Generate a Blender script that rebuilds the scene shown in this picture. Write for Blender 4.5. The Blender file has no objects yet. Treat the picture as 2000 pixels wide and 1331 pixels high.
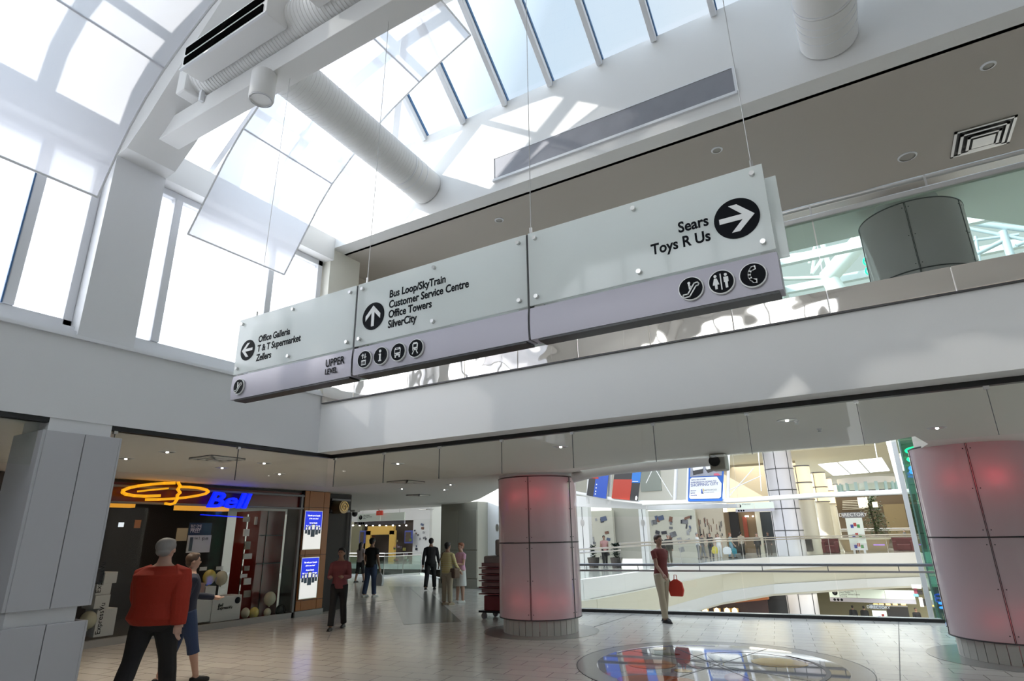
import bpy, bmesh, math, random
from mathutils import Vector, Matrix
random.seed(7)
PI = math.pi
S = bpy.context.scene
COL = S.collection

# ---------------------------------------------------------------- camera
FPX, YAW, PIT, ROLL, CZ = 1160.6, math.radians(-30.71), math.radians(18.19), math.radians(-1.05), 1.8
cy, sy, cp, sp, cr, sr = math.cos(YAW), math.sin(YAW), math.cos(PIT), math.sin(PIT), math.cos(ROLL), math.sin(ROLL)
FW = Vector((sy*cp, cy*cp, sp)); R0 = Vector((cy, -sy, 0)); U0 = R0.cross(FW)
RT = cr*R0 + sr*U0; UP = -sr*R0 + cr*U0
cam_d = bpy.data.cameras.new('camera'); cam = bpy.data.objects.new('camera', cam_d); COL.objects.link(cam)
cam_d.sensor_width = 36; cam_d.lens = 36*FPX/2000; cam_d.clip_end = 500; cam_d.clip_start = .05
m3 = Matrix((RT, UP, -FW)).transposed()
cam.matrix_world = Matrix.Translation((0, 0, CZ)) @ m3.to_4x4()
S.camera = cam
# ---------------------------------------------------------------- world and sun
S.view_settings.view_transform = 'Standard'; S.view_settings.look = 'None'
S.view_settings.gamma = 1; S.view_settings.use_curve_mapping = False
S.view_settings.exposure = 1.2
W = bpy.data.worlds.new('sky'); S.world = W; W.use_nodes = True
nt = W.node_tree; nt.nodes.clear()
wo = nt.nodes.new('ShaderNodeOutputWorld'); wb = nt.nodes.new('ShaderNodeBackground')
tc = nt.nodes.new('ShaderNodeTexCoord'); sx = nt.nodes.new('ShaderNodeSeparateXYZ'); rp = nt.nodes.new('ShaderNodeValToRGB')
nz = nt.nodes.new('ShaderNodeTexNoise'); nz.inputs['Scale'].default_value = 2.2; nz.inputs['Detail'].default_value = 5
mx = nt.nodes.new('ShaderNodeMixRGB'); mx.inputs[2].default_value = (1, 1, 1, 1)
mr = nt.nodes.new('ShaderNodeMapRange'); mr.inputs[1].default_value = .48; mr.inputs[2].default_value = .75; mr.inputs[4].default_value = .45
nt.links.new(tc.outputs['Generated'], sx.inputs[0]); nt.links.new(sx.outputs[2], rp.inputs[0])
nt.links.new(tc.outputs['Generated'], nz.inputs[0]); nt.links.new(nz.outputs[0], mr.inputs[0])
nt.links.new(mr.outputs[0], mx.inputs[0]); nt.links.new(rp.outputs[0], mx.inputs[1]); nt.links.new(mx.outputs[0], wb.inputs[0]); nt.links.new(wb.outputs[0], wo.inputs[0])
e = rp.color_ramp.elements
e[0].position = 0.0; e[0].color = (.55, .56, .58, 1)
e[1].position = 1.0; e[1].color = (.60, .78, 1.0, 1)
for pos, c in ((.02, (.97, .98, 1.0, 1)), (.38, (.93, .96, 1.0, 1)), (.62, (.70, .85, 1.0, 1))):
    k = e.new(pos); k.color = c
# brighter sky around the sun
dp = nt.nodes.new('ShaderNodeVectorMath'); dp.operation = 'DOT_PRODUCT'; dp.inputs[1].default_value = Vector((-.70, -.50, .48)).normalized()
gm = nt.nodes.new('ShaderNodeMapRange'); gm.inputs[1].default_value = .25; gm.inputs[2].default_value = 1.0; gm.inputs[3].default_value = .42; gm.inputs[4].default_value = 2.6
nt.links.new(tc.outputs['Generated'], dp.inputs[0]); nt.links.new(dp.outputs['Value'], gm.inputs[0]); nt.links.new(gm.outputs[0], wb.inputs[1])
SUNV = Vector((-.70, -.50, .48)).normalized()
sl = bpy.data.lights.new('sun', 'SUN'); sl.energy = 2.6; sl.angle = math.radians(.8); sl.color = (1, .97, .92)
so = bpy.data.objects.new('sun', sl); COL.objects.link(so); so.rotation_euler = SUNV.to_track_quat('Z', 'Y').to_euler(); so.location = (-20, -10, 25)

# ---------------------------------------------------------------- pixel rays onto real planes
def ray(x, y): return FW*FPX + RT*(x-1000) - UP*(y-665.5)
def hit(ax, v, x, y):
    d = ray(x, y); o = Vector((0, 0, CZ)); t = (v-o[ax])/d[ax]; return o+d*t
def onX(v, x, y): return hit(0, v, x, y)
def onY(v, x, y): return hit(1, v, x, y)
def onZ(v, x, y): return hit(2, v, x, y)

# ---------------------------------------------------------------- materials
MATS = {}
def mat(name, col, rough=.5, metal=0, emis=0, spec=.5, bump=0, bscale=20, var=0, vscale=3, coat=0, ecol=None):
    m = bpy.data.materials.new(name); m.use_nodes = True; n = m.node_tree; p = n.nodes['Principled BSDF']
    c = tuple(col)+(1,); p.inputs['Base Color'].default_value = c
    p.inputs['Roughness'].default_value = rough; p.inputs['Metallic'].default_value = metal
    p.inputs['Specular IOR Level'].default_value = spec; p.inputs['Coat Weight'].default_value = coat
    if emis: p.inputs['Emission Color'].default_value = tuple(ecol or col)+(1,); p.inputs['Emission Strength'].default_value = emis
    t = n.nodes.new('ShaderNodeTexCoord')
    if bump:
        z = n.nodes.new('ShaderNodeTexNoise'); z.inputs['Scale'].default_value = bscale; b = n.nodes.new('ShaderNodeBump')
        b.inputs['Strength'].default_value = bump; b.inputs['Distance'].default_value = .05
        n.links.new(t.outputs['Object'], z.inputs[0]); n.links.new(z.outputs[0], b.inputs['Height']); n.links.new(b.outputs[0], p.inputs['Normal'])
    if var:
        z = n.nodes.new('ShaderNodeTexNoise'); z.inputs['Scale'].default_value = vscale; z.inputs['Detail'].default_value = 4
        h = n.nodes.new('ShaderNodeMixRGB'); h.inputs[1].default_value = c; h.inputs[2].default_value = tuple(k*(1-var) for k in col)+(1,)
        n.links.new(t.outputs['Object'], z.inputs[0]); n.links.new(z.outputs[0], h.inputs[0]); n.links.new(h.outputs[0], p.inputs['Base Color'])
    MATS[name] = m; return m
def schlick(n, sock, f0, gr=.8):
    f = n.nodes.new('ShaderNodeLayerWeight'); f.inputs[0].default_value = .5; a = n.nodes.new('ShaderNodeMath'); a.operation = 'POWER'; a.inputs[1].default_value = 4.5
    b = n.nodes.new('ShaderNodeMath'); b.operation = 'MULTIPLY_ADD'; b.inputs[1].default_value = gr; b.inputs[2].default_value = f0; b.use_clamp = True
    n.links.new(f.outputs['Facing'], a.inputs[0]); n.links.new(a.outputs[0], b.inputs[0]); n.links.new(b.outputs[0], sock)
def glass(name, tint=(1, 1, 1), fac=.06, rough=0.0, fres=True, gcol=(1, 1, 1)):
    m = bpy.data.materials.new(name); m.use_nodes = True; n = m.node_tree; n.nodes.clear()
    o = n.nodes.new('ShaderNodeOutputMaterial'); t = n.nodes.new('ShaderNodeBsdfTransparent'); t.inputs[0].default_value = tuple(tint)+(1,)
    g = n.nodes.new('ShaderNodeBsdfGlossy'); g.inputs['Roughness'].default_value = rough; g.inputs[0].default_value = tuple(gcol)+(1,)
    x = n.nodes.new('ShaderNodeMixShader')
    if fres:
        schlick(n, x.inputs[0], fac*.5, .38)
    else: x.inputs[0].default_value = fac
    n.links.new(t.outputs[0], x.inputs[1]); n.links.new(g.outputs[0], x.inputs[2]); n.links.new(x.outputs[0], o.inputs[0])
    return m
def cloth_translucent(name, col, transp, transl, gloss=0):
    m = bpy.data.materials.new(name); m.use_nodes = True; n = m.node_tree; n.nodes.clear()
    o = n.nodes.new('ShaderNodeOutputMaterial'); d = n.nodes.new('ShaderNodeBsdfDiffuse'); d.inputs[0].default_value = tuple(col)+(1,)
    l = n.nodes.new('ShaderNodeBsdfTranslucent'); l.inputs[0].default_value = tuple(col)+(1,)
    t = n.nodes.new('ShaderNodeBsdfTransparent'); x = n.nodes.new('ShaderNodeMixShader'); y = n.nodes.new('ShaderNodeMixShader')
    x.inputs[0].default_value = transl; y.inputs[0].default_value = transp
    n.links.new(d.outputs[0], x.inputs[1]); n.links.new(l.outputs[0], x.inputs[2]); n.links.new(x.outputs[0], y.inputs[1]); n.links.new(t.outputs[0], y.inputs[2])
    last = y
    if gloss:
        g = n.nodes.new('ShaderNodeBsdfGlossy'); g.inputs['Roughness'].default_value = .06; z = n.nodes.new('ShaderNodeMixShader')
        schlick(n, z.inputs[0], .045*gloss); n.links.new(y.outputs[0], z.inputs[1]); n.links.new(g.outputs[0], z.inputs[2]); last = z
    n.links.new(last.outputs[0], o.inputs[0]); return m
def tile_mat(name, c1, c2, mortar, rot, w, h, rough=.2):
    m = mat(name, c1, rough); n = m.node_tree; p = n.nodes['Principled BSDF']
    g = n.nodes.new('ShaderNodeNewGeometry'); mp = n.nodes.new('ShaderNodeMapping'); mp.inputs['Rotation'].default_value = (0, 0, rot)
    b = n.nodes.new('ShaderNodeTexBrick'); b.inputs['Color1'].default_value = tuple(c1)+(1,); b.inputs['Color2'].default_value = tuple(c2)+(1,); b.inputs['Mortar'].default_value = tuple(mortar)+(1,)
    b.inputs['Scale'].default_value = 1; b.inputs['Brick Width'].default_value = w; b.inputs['Row Height'].default_value = h
    b.inputs['Mortar Size'].default_value = .006; b.inputs['Mortar Smooth'].default_value = .3; b.inputs['Bias'].default_value = 0
    n.links.new(g.outputs['Position'], mp.inputs[0]); n.links.new(mp.outputs[0], b.inputs[0]); n.links.new(b.outputs[0], p.inputs['Base Color'])
    z = n.nodes.new('ShaderNodeTexNoise'); z.inputs['Scale'].default_value = 1.3; r = n.nodes.new('ShaderNodeMapRange'); r.inputs[3].default_value = rough*.75; r.inputs[4].default_value = rough*1.3
    n.links.new(g.outputs['Position'], z.inputs[0]); n.links.new(z.outputs[0], r.inputs[0]); n.links.new(r.outputs[0], p.inputs['Roughness'])
    return m
paint = mat('white_paint', (.80, .795, .785), .55, bump=.015, bscale=60)
paint_cool = mat('cool_white_paint', (.74, .745, .76), .5, bump=.015, bscale=60)
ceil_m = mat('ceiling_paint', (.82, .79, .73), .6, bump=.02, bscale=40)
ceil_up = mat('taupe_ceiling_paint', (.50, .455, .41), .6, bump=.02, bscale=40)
cream = mat('cream_paint', (.70, .66, .54), .55)
cream2 = mat('pale_cream_paint', (.78, .76, .68), .5)
black = mat('black_metal', (.01, .01, .011), .35)
dark = mat('dark_interior', (.018, .014, .013), .6)
steel = mat('brushed_steel', (.62, .61, .60), .28, 1, bump=.02, bscale=90)
mirror = mat('polished_steel', (.97, .91, .84), .03, 1, bump=.45, bscale=1.3)
alu = mat('lilac_grey_aluminium', (.50, .48, .55), .5, .15)
grille_m = mat('grey_grille', (.30, .30, .33), .5, .2, var=.25, vscale=5)
winframe = mat('window_frame_white', (.80, .81, .84), .4)
bluegasket = mat('blue_gasket', (.05, .14, .30), .4)
clear = glass('clear_glass', (.97, .985, .98), .05)
green_glass = glass('green_tinted_glass', (.78, .88, .84), .07)
baffle_glass = glass('smoke_baffle_glass', (.96, .975, .96), .04)
window_glass = cloth_translucent('diffusing_window_glass', (.95, .96, 1.0), .30, .85)
shop_glass = glass('shop_glass', (.95, .96, .96), .010)
shade_m = cloth_translucent('shade_fabric', (.70, .70, .74), .14, .55)
frost = cloth_translucent('frosted_glass', (.96, .99, .98), .18, .45, gloss=.7)
pink_panel = cloth_translucent('pink_white_glass_panel', (.72, .62, .65), .0, .30, gloss=.9)
grey_gap = mat('dark_grey_joint', (.07, .07, .075), .4, .3)
floor_m = tile_mat('cream_floor_tile', (.66, .62, .56), (.61, .57, .52), (.16, .15, .14), math.radians(-8), .62, .31, .17)
inlay_m = mat('grey_green_inlay', (.22, .22, .20), .18, var=.15, vscale=2)
ring_m = mat('taupe_stone_inlay', (.33, .32, .30), .18, var=.2, vscale=2)
skirt_m = mat('cream_skirt_tile', (.52, .51, .47), .3)
blacktxt = mat('black_vinyl', (.004, .005, .008), .6, spec=.12)
whitetxt = mat('white_vinyl', (.85, .86, .86), .4)
lampglow = mat('lamp_glow', (1, .95, .85), .5, emis=3)

# ---------------------------------------------------------------- mesh builder
class MB:
    def __init__(s): s.v = []; s.f = []; s.mi = []; s.cur = 0
    def add(s, vs, fs):
        o = len(s.v); s.v += [tuple(v) for v in vs]; s.f += [tuple(i+o for i in f) for f in fs]; s.mi += [s.cur]*len(fs); return s
    def box(s, x0, x1, y0, y1, z0, z1):
        return s.add([(x0,y0,z0),(x1,y0,z0),(x1,y1,z0),(x0,y1,z0),(x0,y0,z1),(x1,y0,z1),(x1,y1,z1),(x0,y1,z1)],
                     [(3,2,1,0),(4,5,6,7),(0,1,5,4),(1,2,6,5),(2,3,7,6),(3,0,4,7)])
    def prism(s, pts, d):
        n = len(pts); d = Vector(d); a = [Vector(p) for p in pts]
        return s.add(a+[p+d for p in a], [tuple(range(n))[::-1], tuple(range(n, 2*n))]+[(i, (i+1) % n, (i+1) % n+n, i+n) for i in range(n)])
    def poly(s, xy, z0, z1): return s.prism([(x, y, z0) for x, y in xy], (0, 0, z1-z0))
    def bar(s, a, b, w, h, up=(0, 0, 1)):
        a, b = Vector(a), Vector(b); d = (b-a).normalized(); u = Vector(up); r = d.cross(u)
        if r.length < 1e-4: r = d.cross(Vector((1, 0, 0)))
        r.normalize(); u = r.cross(d)
        q = [a-r*w/2-u*h/2, a+r*w/2-u*h/2, a+r*w/2+u*h/2, a-r*w/2+u*h/2]
        return s.prism(q, b-a)
    def tube(s, pts, r, n=12, cap=True, ell=None):
        pts = [Vector(p) for p in pts]; rings = []; base = len(s.v); prev = None
        for i, p in enumerate(pts):
            d = (pts[min(i+1, len(pts)-1)]-pts[max(i-1, 0)]).normalized()
            if prev is None:
                a = Vector((0, 0, 1)) if abs(d.z) < .9 else Vector((1, 0, 0)); u = d.cross(a).normalized()
            else: u = (prev-d*prev.dot(d)).normalized()
            prev = u; w = d.cross(u); ri = r[i] if isinstance(r, (list, tuple)) else r
            rings.append([p+u*ri*math.cos(2*PI*k/n)+w*ri*math.sin(2*PI*k/n) for k in range(n)])
        vs = [v for g in rings for v in g]; fs = []
        for i in range(len(rings)-1):
            for k in range(n): fs.append((i*n+k, i*n+(k+1) % n, (i+1)*n+(k+1) % n, (i+1)*n+k))
        if cap: fs.append(tuple(range(n))[::-1]); fs.append(tuple((len(rings)-1)*n+k for k in range(n)))
        return s.add(vs, fs)
    def lathe(s, prof, c=(0, 0, 0), n=32, a0=0, a1=2*PI, close=True):
        full = abs(a1-a0-2*PI) < 1e-6; m = n if full else n+1; vs = []
        for r, z in prof:
            for k in range(m):
                a = a0+(a1-a0)*k/n; vs.append((c[0]+r*math.cos(a), c[1]+r*math.sin(a), c[2]+z))
        fs = []
        for i in range(len(prof)-1):
            for k in range(n if full else n): fs.append((i*m+k, i*m+(k+1) % m, (i+1)*m+(k+1) % m, (i+1)*m+k))
        if close and full: fs.append(tuple(range(n))[::-1]); fs.append(tuple((len(prof)-1)*m+k for k in range(n)))
        return s.add(vs, fs)
    def loft(s, rings):
        n = len(rings[0]); vs = [v for g in rings for v in g]; fs = [tuple(range(n))[::-1], tuple((len(rings)-1)*n+k for k in range(n))]
        for i in range(len(rings)-1):
            for k in range(n): fs.append((i*n+k, i*n+(k+1) % n, (i+1)*n+(k+1) % n, (i+1)*n+k))
        return s.add(vs, fs)
    def ell(s, c, rx, ry, rz, n=16, m=10):
        rings = []
        for j in range(m+1):
            t = -PI/2+PI*(.02+.96*j/m); rings.append([(c[0]+rx*math.cos(t)*math.cos(2*PI*k/n), c[1]+ry*math.cos(t)*math.sin(2*PI*k/n), c[2]+rz*math.sin(t)) for k in range(n)])
        return s.loft(rings)
    def build(s, name, m, parent=None, smooth=False, bevel=0, label=None):
        me = bpy.data.meshes.new(name); me.from_pydata(s.v, [], s.f)
        ms = m if isinstance(m, (list, tuple)) else [m]
        for k in ms: me.materials.append(k)
        if len(ms) > 1: me.polygons.foreach_set('material_index', s.mi)
        bm = bmesh.new(); bm.from_mesh(me); bmesh.ops.recalc_face_normals(bm, faces=bm.faces[:]); bm.to_mesh(me); bm.free()
        if smooth:
            me.polygons.foreach_set('use_smooth', [True]*len(me.polygons))
            try: me.set_sharp_from_angle(angle=math.radians(40))
            except Exception: pass
        o = bpy.data.objects.new(name, me); COL.objects.link(o)
        if parent is not None: o.parent = parent
        if bevel:
            b = o.modifiers.new('bevel', 'BEVEL'); b.width = bevel; b.segments = 2; b.limit_method = 'ANGLE'
        if label: o['label'] = label
        return o
def tag(o, label=None, cat=None, group=None, kind=None):
    if label: o['label'] = label
    if cat: o['category'] = cat
    if group: o['group'] = group
    if kind: o['kind'] = kind
    return o
def struct(o, label=None):
    o['kind'] = 'structure'
    if label: o['label'] = label
    return o
def thing(name, label, cat, loc=(0, 0, 0), group=None, rz=0):
    o = bpy.data.objects.new(name, None); COL.objects.link(o); o.location = loc; o.rotation_euler = (0, 0, rz); o.empty_display_size = .2
    return tag(o, label, cat, group)
def part(mb, name, m, root, **k):      # geometry given in world coordinates, kept under a root Empty that is only translated
    o = mb.build(name, m, root, **k); L = root.location if root.parent is None else Vector(root['wl'])
    me = o.data; me.transform(Matrix.Translation(-L)); return o
def sub(mb, name, m, par, root, **k):
    o = mb.build(name, m, par, **k); o.data.transform(Matrix.Translation(-root.location)); return o
def text_mesh(body, size, m, mtx, name='lettering', parent=None, ext=.0015, align='LEFT', spacing=1.0, shear=0, bold=0):
    c = bpy.data.curves.new('txt', 'FONT'); c.body = body; c.size = size; c.extrude = ext; c.align_x = align; c.space_line = spacing; c.shear = shear; c.offset = bold
    c.resolution_u = 3
    o = bpy.data.objects.new('txt', c); me = bpy.data.meshes.new_from_object(o)
    bpy.data.objects.remove(o); me.name = name; me.transform(mtx); me.materials.clear(); me.materials.append(m)
    q = bpy.data.objects.new(name, me); COL.objects.link(q)
    if parent is not None: q.parent = parent; me.transform(Matrix.Translation(-parent.location))
    return q
def mY(x, y, z, sx=1): return Matrix.Translation((x, y, z)) @ Matrix.Rotation(PI/2, 4, 'X') @ Matrix.Diagonal((sx, 1, 1, 1))       # lettering facing -Y
def mX(x, y, z, sx=1): return Matrix.Translation((x, y, z)) @ Matrix.Rotation(PI/2, 4, 'Z') @ Matrix.Rotation(PI/2, 4, 'X') @ Matrix.Diagonal((sx, 1, 1, 1))   # facing +X
def disc_pts(cx, cz, rx, rz, n=32, y=0): return [(cx+rx*math.cos(2*PI*k/n), y, cz+rz*math.sin(2*PI*k/n)) for k in range(n)]

XA, YB = -6.93, 6.05
# ================================================================ STRUCTURE
fl = [(9, -6.5), (9, 16.75), (.61, 15.62), (-6.80, 14.57), (-12.7, 19.0), (-15.3, 20.9)]
for q in ((822, 1122), (749, 1127), (675, 1124)):
    h = onZ(0, *q); fl.append((h.x, h.y))
fl += [(-42, 24), (-42, -6.5)]
struct(MB().poly(fl, -.45, 0).build('floor', floor_m))
# edge kerb of the landing
mb = MB()
for a, b in zip(fl[2:8], fl[3:9]): mb.bar((a[0], a[1], .035), (b[0], b[1], .035), .16, .07)
struct(mb.build('trim_1', mat('light_kerb_stone', (.55, .54, .52), .25)))
# darker inlays in the floor
q = [onZ(0, *p) for p in ((759, 1146), (830, 1147), (901, 1215), (788, 1221))]
struct(MB().poly([(p.x, p.y) for p in q], .0005, .003).build('trim_2', inlay_m), 'dark grey-green diagonal tile band in the floor')
mb = MB()
for a, b in (((669, 1184), (860, 1160)), ((692, 1140), (640, 1250)), ((797, 1146), (830, 1175)), ((1080, 1250), (1240, 1200)), ((1755, 1215), (1758, 1330))):
    mb.bar(onZ(.002, *a), onZ(.002, *b), .012, .003)
struct(mb.build('trim_3', grey_gap), 'thin dark expansion joints in the tiled floor')
# ceiling of the ground storey, also the slab of the level above
cl = [(9, 6.39), (9, 13.6), (1.5, 13.4), (.62, 12.0), (.75, 10.9), (.55, 9.85), (.1, 10.3), (-3.4, 10.3), (-5.0, 10.95), (-5.4, 12.3), (-8.7, 13.8), (-11.6, 17.2), (-13.0, 18.6), (-15.2, 20.4), (-21.4, 20.8), (-42, 20.5), (-42, -6.5), (-7.02, -6.5), (-7.02, 6.39)]
struct(MB().poly(cl, 3.0, 3.62).build('ceiling', ceil_m))
# upper ceiling
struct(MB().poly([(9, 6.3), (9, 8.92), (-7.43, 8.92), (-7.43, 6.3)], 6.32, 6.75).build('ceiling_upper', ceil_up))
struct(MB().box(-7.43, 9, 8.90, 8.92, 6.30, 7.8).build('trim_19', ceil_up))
struct(MB().poly([(9, 8.92), (9, 15), (3.4, 14.2), (2.33, 13.1), (.57, 12.85), (-7.43, 12.85), (-7.43, 8.92)], 7.42, 7.8).build('ceiling_gallery', ceil_m))
# left bulkhead under the windows, with moulded ledge
mb = MB().box(-7.35, XA, -6.5, YB+.3, 3.0, 3.84)
struct(mb.build('wall_left', paint_cool))
mb = MB().box(-7.35, XA+.03, -6.5, YB, 3.84, 3.875).box(-7.35, XA-.03, -6.5, YB, 3.875, 3.93).box(-7.35, XA-.1, -6.5, YB, 3.93, 3.99)
struct(mb.build('trim_4', winframe), 'moulded white ledge below the tall windows')
# back bulkhead
struct(MB().box(XA, 9, YB, YB+.28, 3.0, 3.72).build('wall_back', paint))
struct(MB().box(XA-.5, 9, YB, YB+.3, 6.32, 7.74).build('wall_back_upper', paint))
# triangular end of that wall under the left roof slope
struct(MB().prism([(XA-.5, YB+.02, 7.73), (XA+.0, YB+.02, 7.73), (XA-.5, YB+.02, 7.73+.001)], (0, .1, 0)).build('trim_5', paint))
struct(MB().box(XA-.5, XA-.05, YB-.02, YB+.62, 3.84, 6.4).build('wall_corner_return', cream2), 'cream wall return beside the last window')
struct(MB().box(-7.5, -7.43, 6.67, 10.4, 3.6, 6.4).build('wall_upper_side', mat('taupe_paint', (.42, .37, .31), .6)))
# black glass tracks at the foot of both bulkheads
struct(MB().box(XA-.08, 9, YB+.28, YB+.35, 2.95, 3.0).build('trim_6', black))
mb = MB().box(XA-.09, XA-.015, -6.5, 2.66, 2.95, 3.0).box(XA-.09, XA-.015, 3.24, YB+.3, 2.95, 3.0)
struct(mb.build('trim_7', black))
# pier and curved rib
struct(MB().box(-7.45, XA, 2.73, 3.3, 3.84, 6.35).build('trim_8', paint_cool), 'white pier between the tall windows')
lo = [(-7.45, 6.1), (-6.93, 6.1), (-6.74, 6.13), (-6.4, 6.40), (-6.05, 6.74), (-5.74, 7.03), (-5.28, 7.45), (-4.6, 8.05)]
up = [(-4.6, 8.68), (-7.45, 6.5)]
mb = MB(); pts = lo+up
mb.prism([(x, 2.73, z) for x, z in pts], (0, .57, 0)); struct(mb.build('trim_9', paint), 'white curved roof rib rising from the pier')
# window head wall and outer shell
struct(MB().box(-7.4, XA, -6.5, YB, 6.1, 6.5).build('trim_10', paint), 'white head wall above the tall windows')
# the four remaining sides, unseen roof slabs added to block sun
struct(MB().box(-42, 9.3, -6.8, -6.5, -.4, 3.7).box(-42, -6.6, -6.8, -6.5, 3.7, 9.0).box(0, 9.3, -6.8, -6.5, 3.7, 9.0).box(-6.6, 0, -6.8, -6.5, 8.3, 9.0).build('wall_rear', paint))
r = thing('window_5', 'added glazed opening behind the viewer, brightening the steel band', 'window', (-3.3, -6.65, 3.7)); r['kind'] = 'structure'; del r['category']  # invented opening, gives the polished band bright sky to reflect
for x in (-6.55, -5.5, -4.4, -3.3, -2.2, -1.1, -.05): part(MB().box(x-.05, x+.05, -6.7, -6.6, 3.7, 8.3), 'mullion', winframe, r)
part(MB().box(-6.6, 0, -6.66, -6.65, 3.7, 8.3), 'pane', clear, r)
struct(MB().box(9, 9.3, -6.8, 17, -.4, 10.2).build('wall_right', paint))
struct(MB().box(-4.6, 9.2, -6.5, 4.95, 8.68, 9.0).build('sun_block_roof', paint))  # unseen opaque slab, put in to keep high sun off the back wall
struct(MB().prism([(-7.3, -6.5, 6.5), (-4.6, -6.5, 8.75), (-4.6, -6.5, 9.0), (-7.3, -6.5, 6.75)], (0, 6.3, 0)).build('sun_block_roof_side', paint))  # unseen slab instead of glazing, stops sun reaching the hanging sign
struct(MB().box(-42, -7.4, -6.5, 24, 6.5, 6.7).add([], []).build('ceiling_side', paint)) if False else None

# ---- windows of the left wall
def window(n, y0, y1, mull, label):
    r = thing('window_%d' % n, label, 'window', (-7.2, y0, 3.99)); r['kind'] = 'structure'; del r['category']
    z0, z1 = 3.99, 6.1
    mb = MB().box(-7.26, -7.12, y0, y1, z0, z0+.09).box(-7.26, -7.12, y0, y1, z1-.09, z1).box(-7.26, -7.12, y1-.09, y1, z0, z1).box(-7.26, -7.12, y0, y0+.09, z0, z1)
    part(mb, 'window_frame', winframe, r, bevel=.008)
    for y in mull:
        m = part(MB().box(-7.27, -7.1, y-.05, y+.05, z0+.09, z1-.09), 'mullion', winframe, r, bevel=.01)
        sub(MB().box(-7.12, -7.095, y-.065, y-.05, z0+.09, z1-.09), 'gasket', bluegasket, m, r) if n == 1 else None
    part(MB().box(-7.20, -7.19, y0+.09, y1-.09, z0+.09, z1-.09), 'pane', window_glass, r)
window(1, -6.4, 2.73, [-5.1, -3.65, -2.2, -.75, .7, 2.15], 'tall white-framed window left of the pier')
window(2, 3.3, 6.0, [3.6, 5.06], 'tall white-framed window between pier and sign corner')

# ---- glazed roof slopes
def roofB(y): return 7.74+.84*(YB-y)
def roofA(x): return 6.52+.84*(x+7.2)
r = thing('window_3', 'sloped skylight over the back wall with seven long white bars', 'skylight', (0, YB, 7.74)); r['kind'] = 'structure'; del r['category']
for k in range(-6, 13):
    x = -5.10+.733*(k+0) if k >= 0 else None
    if x is None: continue
    top = max(4.95, YB-(x+5.75))
    a, b = Vector((x, YB+.02, roofB(YB+.02)-.02)), Vector((x, top, roofB(top)-.02))
    part(MB().bar(a, b, .07, .15), 'glazing_bar', winframe, r, bevel=.006)
    part(MB().bar(a+Vector((.043, 0, .05)), b+Vector((.043, 0, .05)), .012, .05), 'gasket', bluegasket, r)
part(MB().bar((-5.75, YB, 7.72), (-4.6, 4.95, 8.70), .1, .16), 'hip_bar', winframe, r, bevel=.006)
part(MB().add([(-5.7, YB, 7.83), (9, YB, 7.83), (9, 4.95, 8.76), (-4.6, 4.95, 8.76)], [(0, 1, 2, 3)]), 'pane', clear, r)
r = thing('window_4', 'sloped skylight above the tall windows', 'skylight', (-7.2, 0, 6.52)); r['kind'] = 'structure'; del r['category']
for k in range(16):
    y = -5.6+.73*k
    if abs(y-3.0) < .3 or y < -.2: continue
    xe = -4.6 if y < 4.95 else -5.7+(YB-y)
    part(MB().bar((-7.25, y, roofA(-7.25)), (xe, y, roofA(xe)), .07, .15), 'glazing_bar', winframe, r, bevel=.006)
for x in (-6.3, -5.1):
    part(MB().bar((x, -.2, roofA(x)+.02), (x, min(5.9, YB-(x+5.7)), roofA(x)+.02), .07, .07), 'purlin', winframe, r)
part(MB().add([(-7.3, -.2, roofA(-7.3)+.1), (-7.3, YB, roofA(-7.3)+.1), (-5.7, YB, roofA(-5.7)+.1), (-4.6, 4.95, roofA(-4.6)+.1), (-4.6, -.2, roofA(-4.6)+.1)], [(0, 1, 2, 3, 4)]), 'pane', clear, r)
struct(MB().prism([(-7.28, 1.75, roofA(-7.28)+.13), (-4.6, 1.75, roofA(-4.6)+.13), (-4.6, 1.75, roofA(-4.6)+.18), (-7.28, 1.75, roofA(-7.28)+.18)], (0, 1.55, 0)).build('trim_20', paint), 'white plate added over the glazing to block sun above the curved rib')  # added plate that blocks a stray sun patch on the back bulkhead
# wall strip filling between the head wall and the hip on the back wall's left end
struct(MB().prism([(-7.3, YB+.01, 6.3), (XA-.4, YB+.01, 6.3), (-5.7, YB+.01, 7.7), (-7.3, YB+.01, 6.45)], (0, .05, 0)).build('trim_11', paint))

# ---- polished band, balustrade of the level above
r = thing('mirror_fascia_band', 'polished steel fascia band in panels along the balcony edge', 'fascia', (-6.9, YB, 3.72))
xs = [-6.9, -6.25, -5.24, -4.29, -3.5, -2.7, -1.84, -.97, -.1, .87, 1.8, 2.8, 3.8]
for a, b in zip(xs, xs[1:]):
    part(MB().box(a+.004, b-.004, YB-.03, YB-.005, 3.73, 3.96), 'fascia_panel', mirror, r, bevel=.003)
part(MB().box(-6.9, 3.8, YB-.035, YB+.0, 3.715, 3.727), 'edge_trim', grey_gap, r)
part(MB().box(-6.9, 3.8, YB-.005, YB+.1, 3.72, 3.96), 'backing', steel, r)
r = thing('glass_balustrade', 'green-tinted glass balustrade with steel rails on the balcony edge', 'railing', (-6.85, YB+.05, 3.96))
for a, b in zip(xs[::2], xs[2::2]):
    part(MB().box(a+.006, b-.006, YB+.02, YB+.035, 3.96, 4.73), 'glass_panel', green_glass, r)
part(MB().box(-6.88, 3.8, YB-.005, YB+.06, 4.73, 4.79), 'cap_rail', steel, r, bevel=.01)
part(MB().tube([(-6.88, YB+.1, 4.93), (3.8, YB+.1, 4.93)], .025, 12), 'handrail', steel, r, smooth=True)
for a in xs[1:]: part(MB().box(a-.008, a+.008, YB+.03, YB+.05, 4.79, 4.92), 'post', steel, r)

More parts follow.
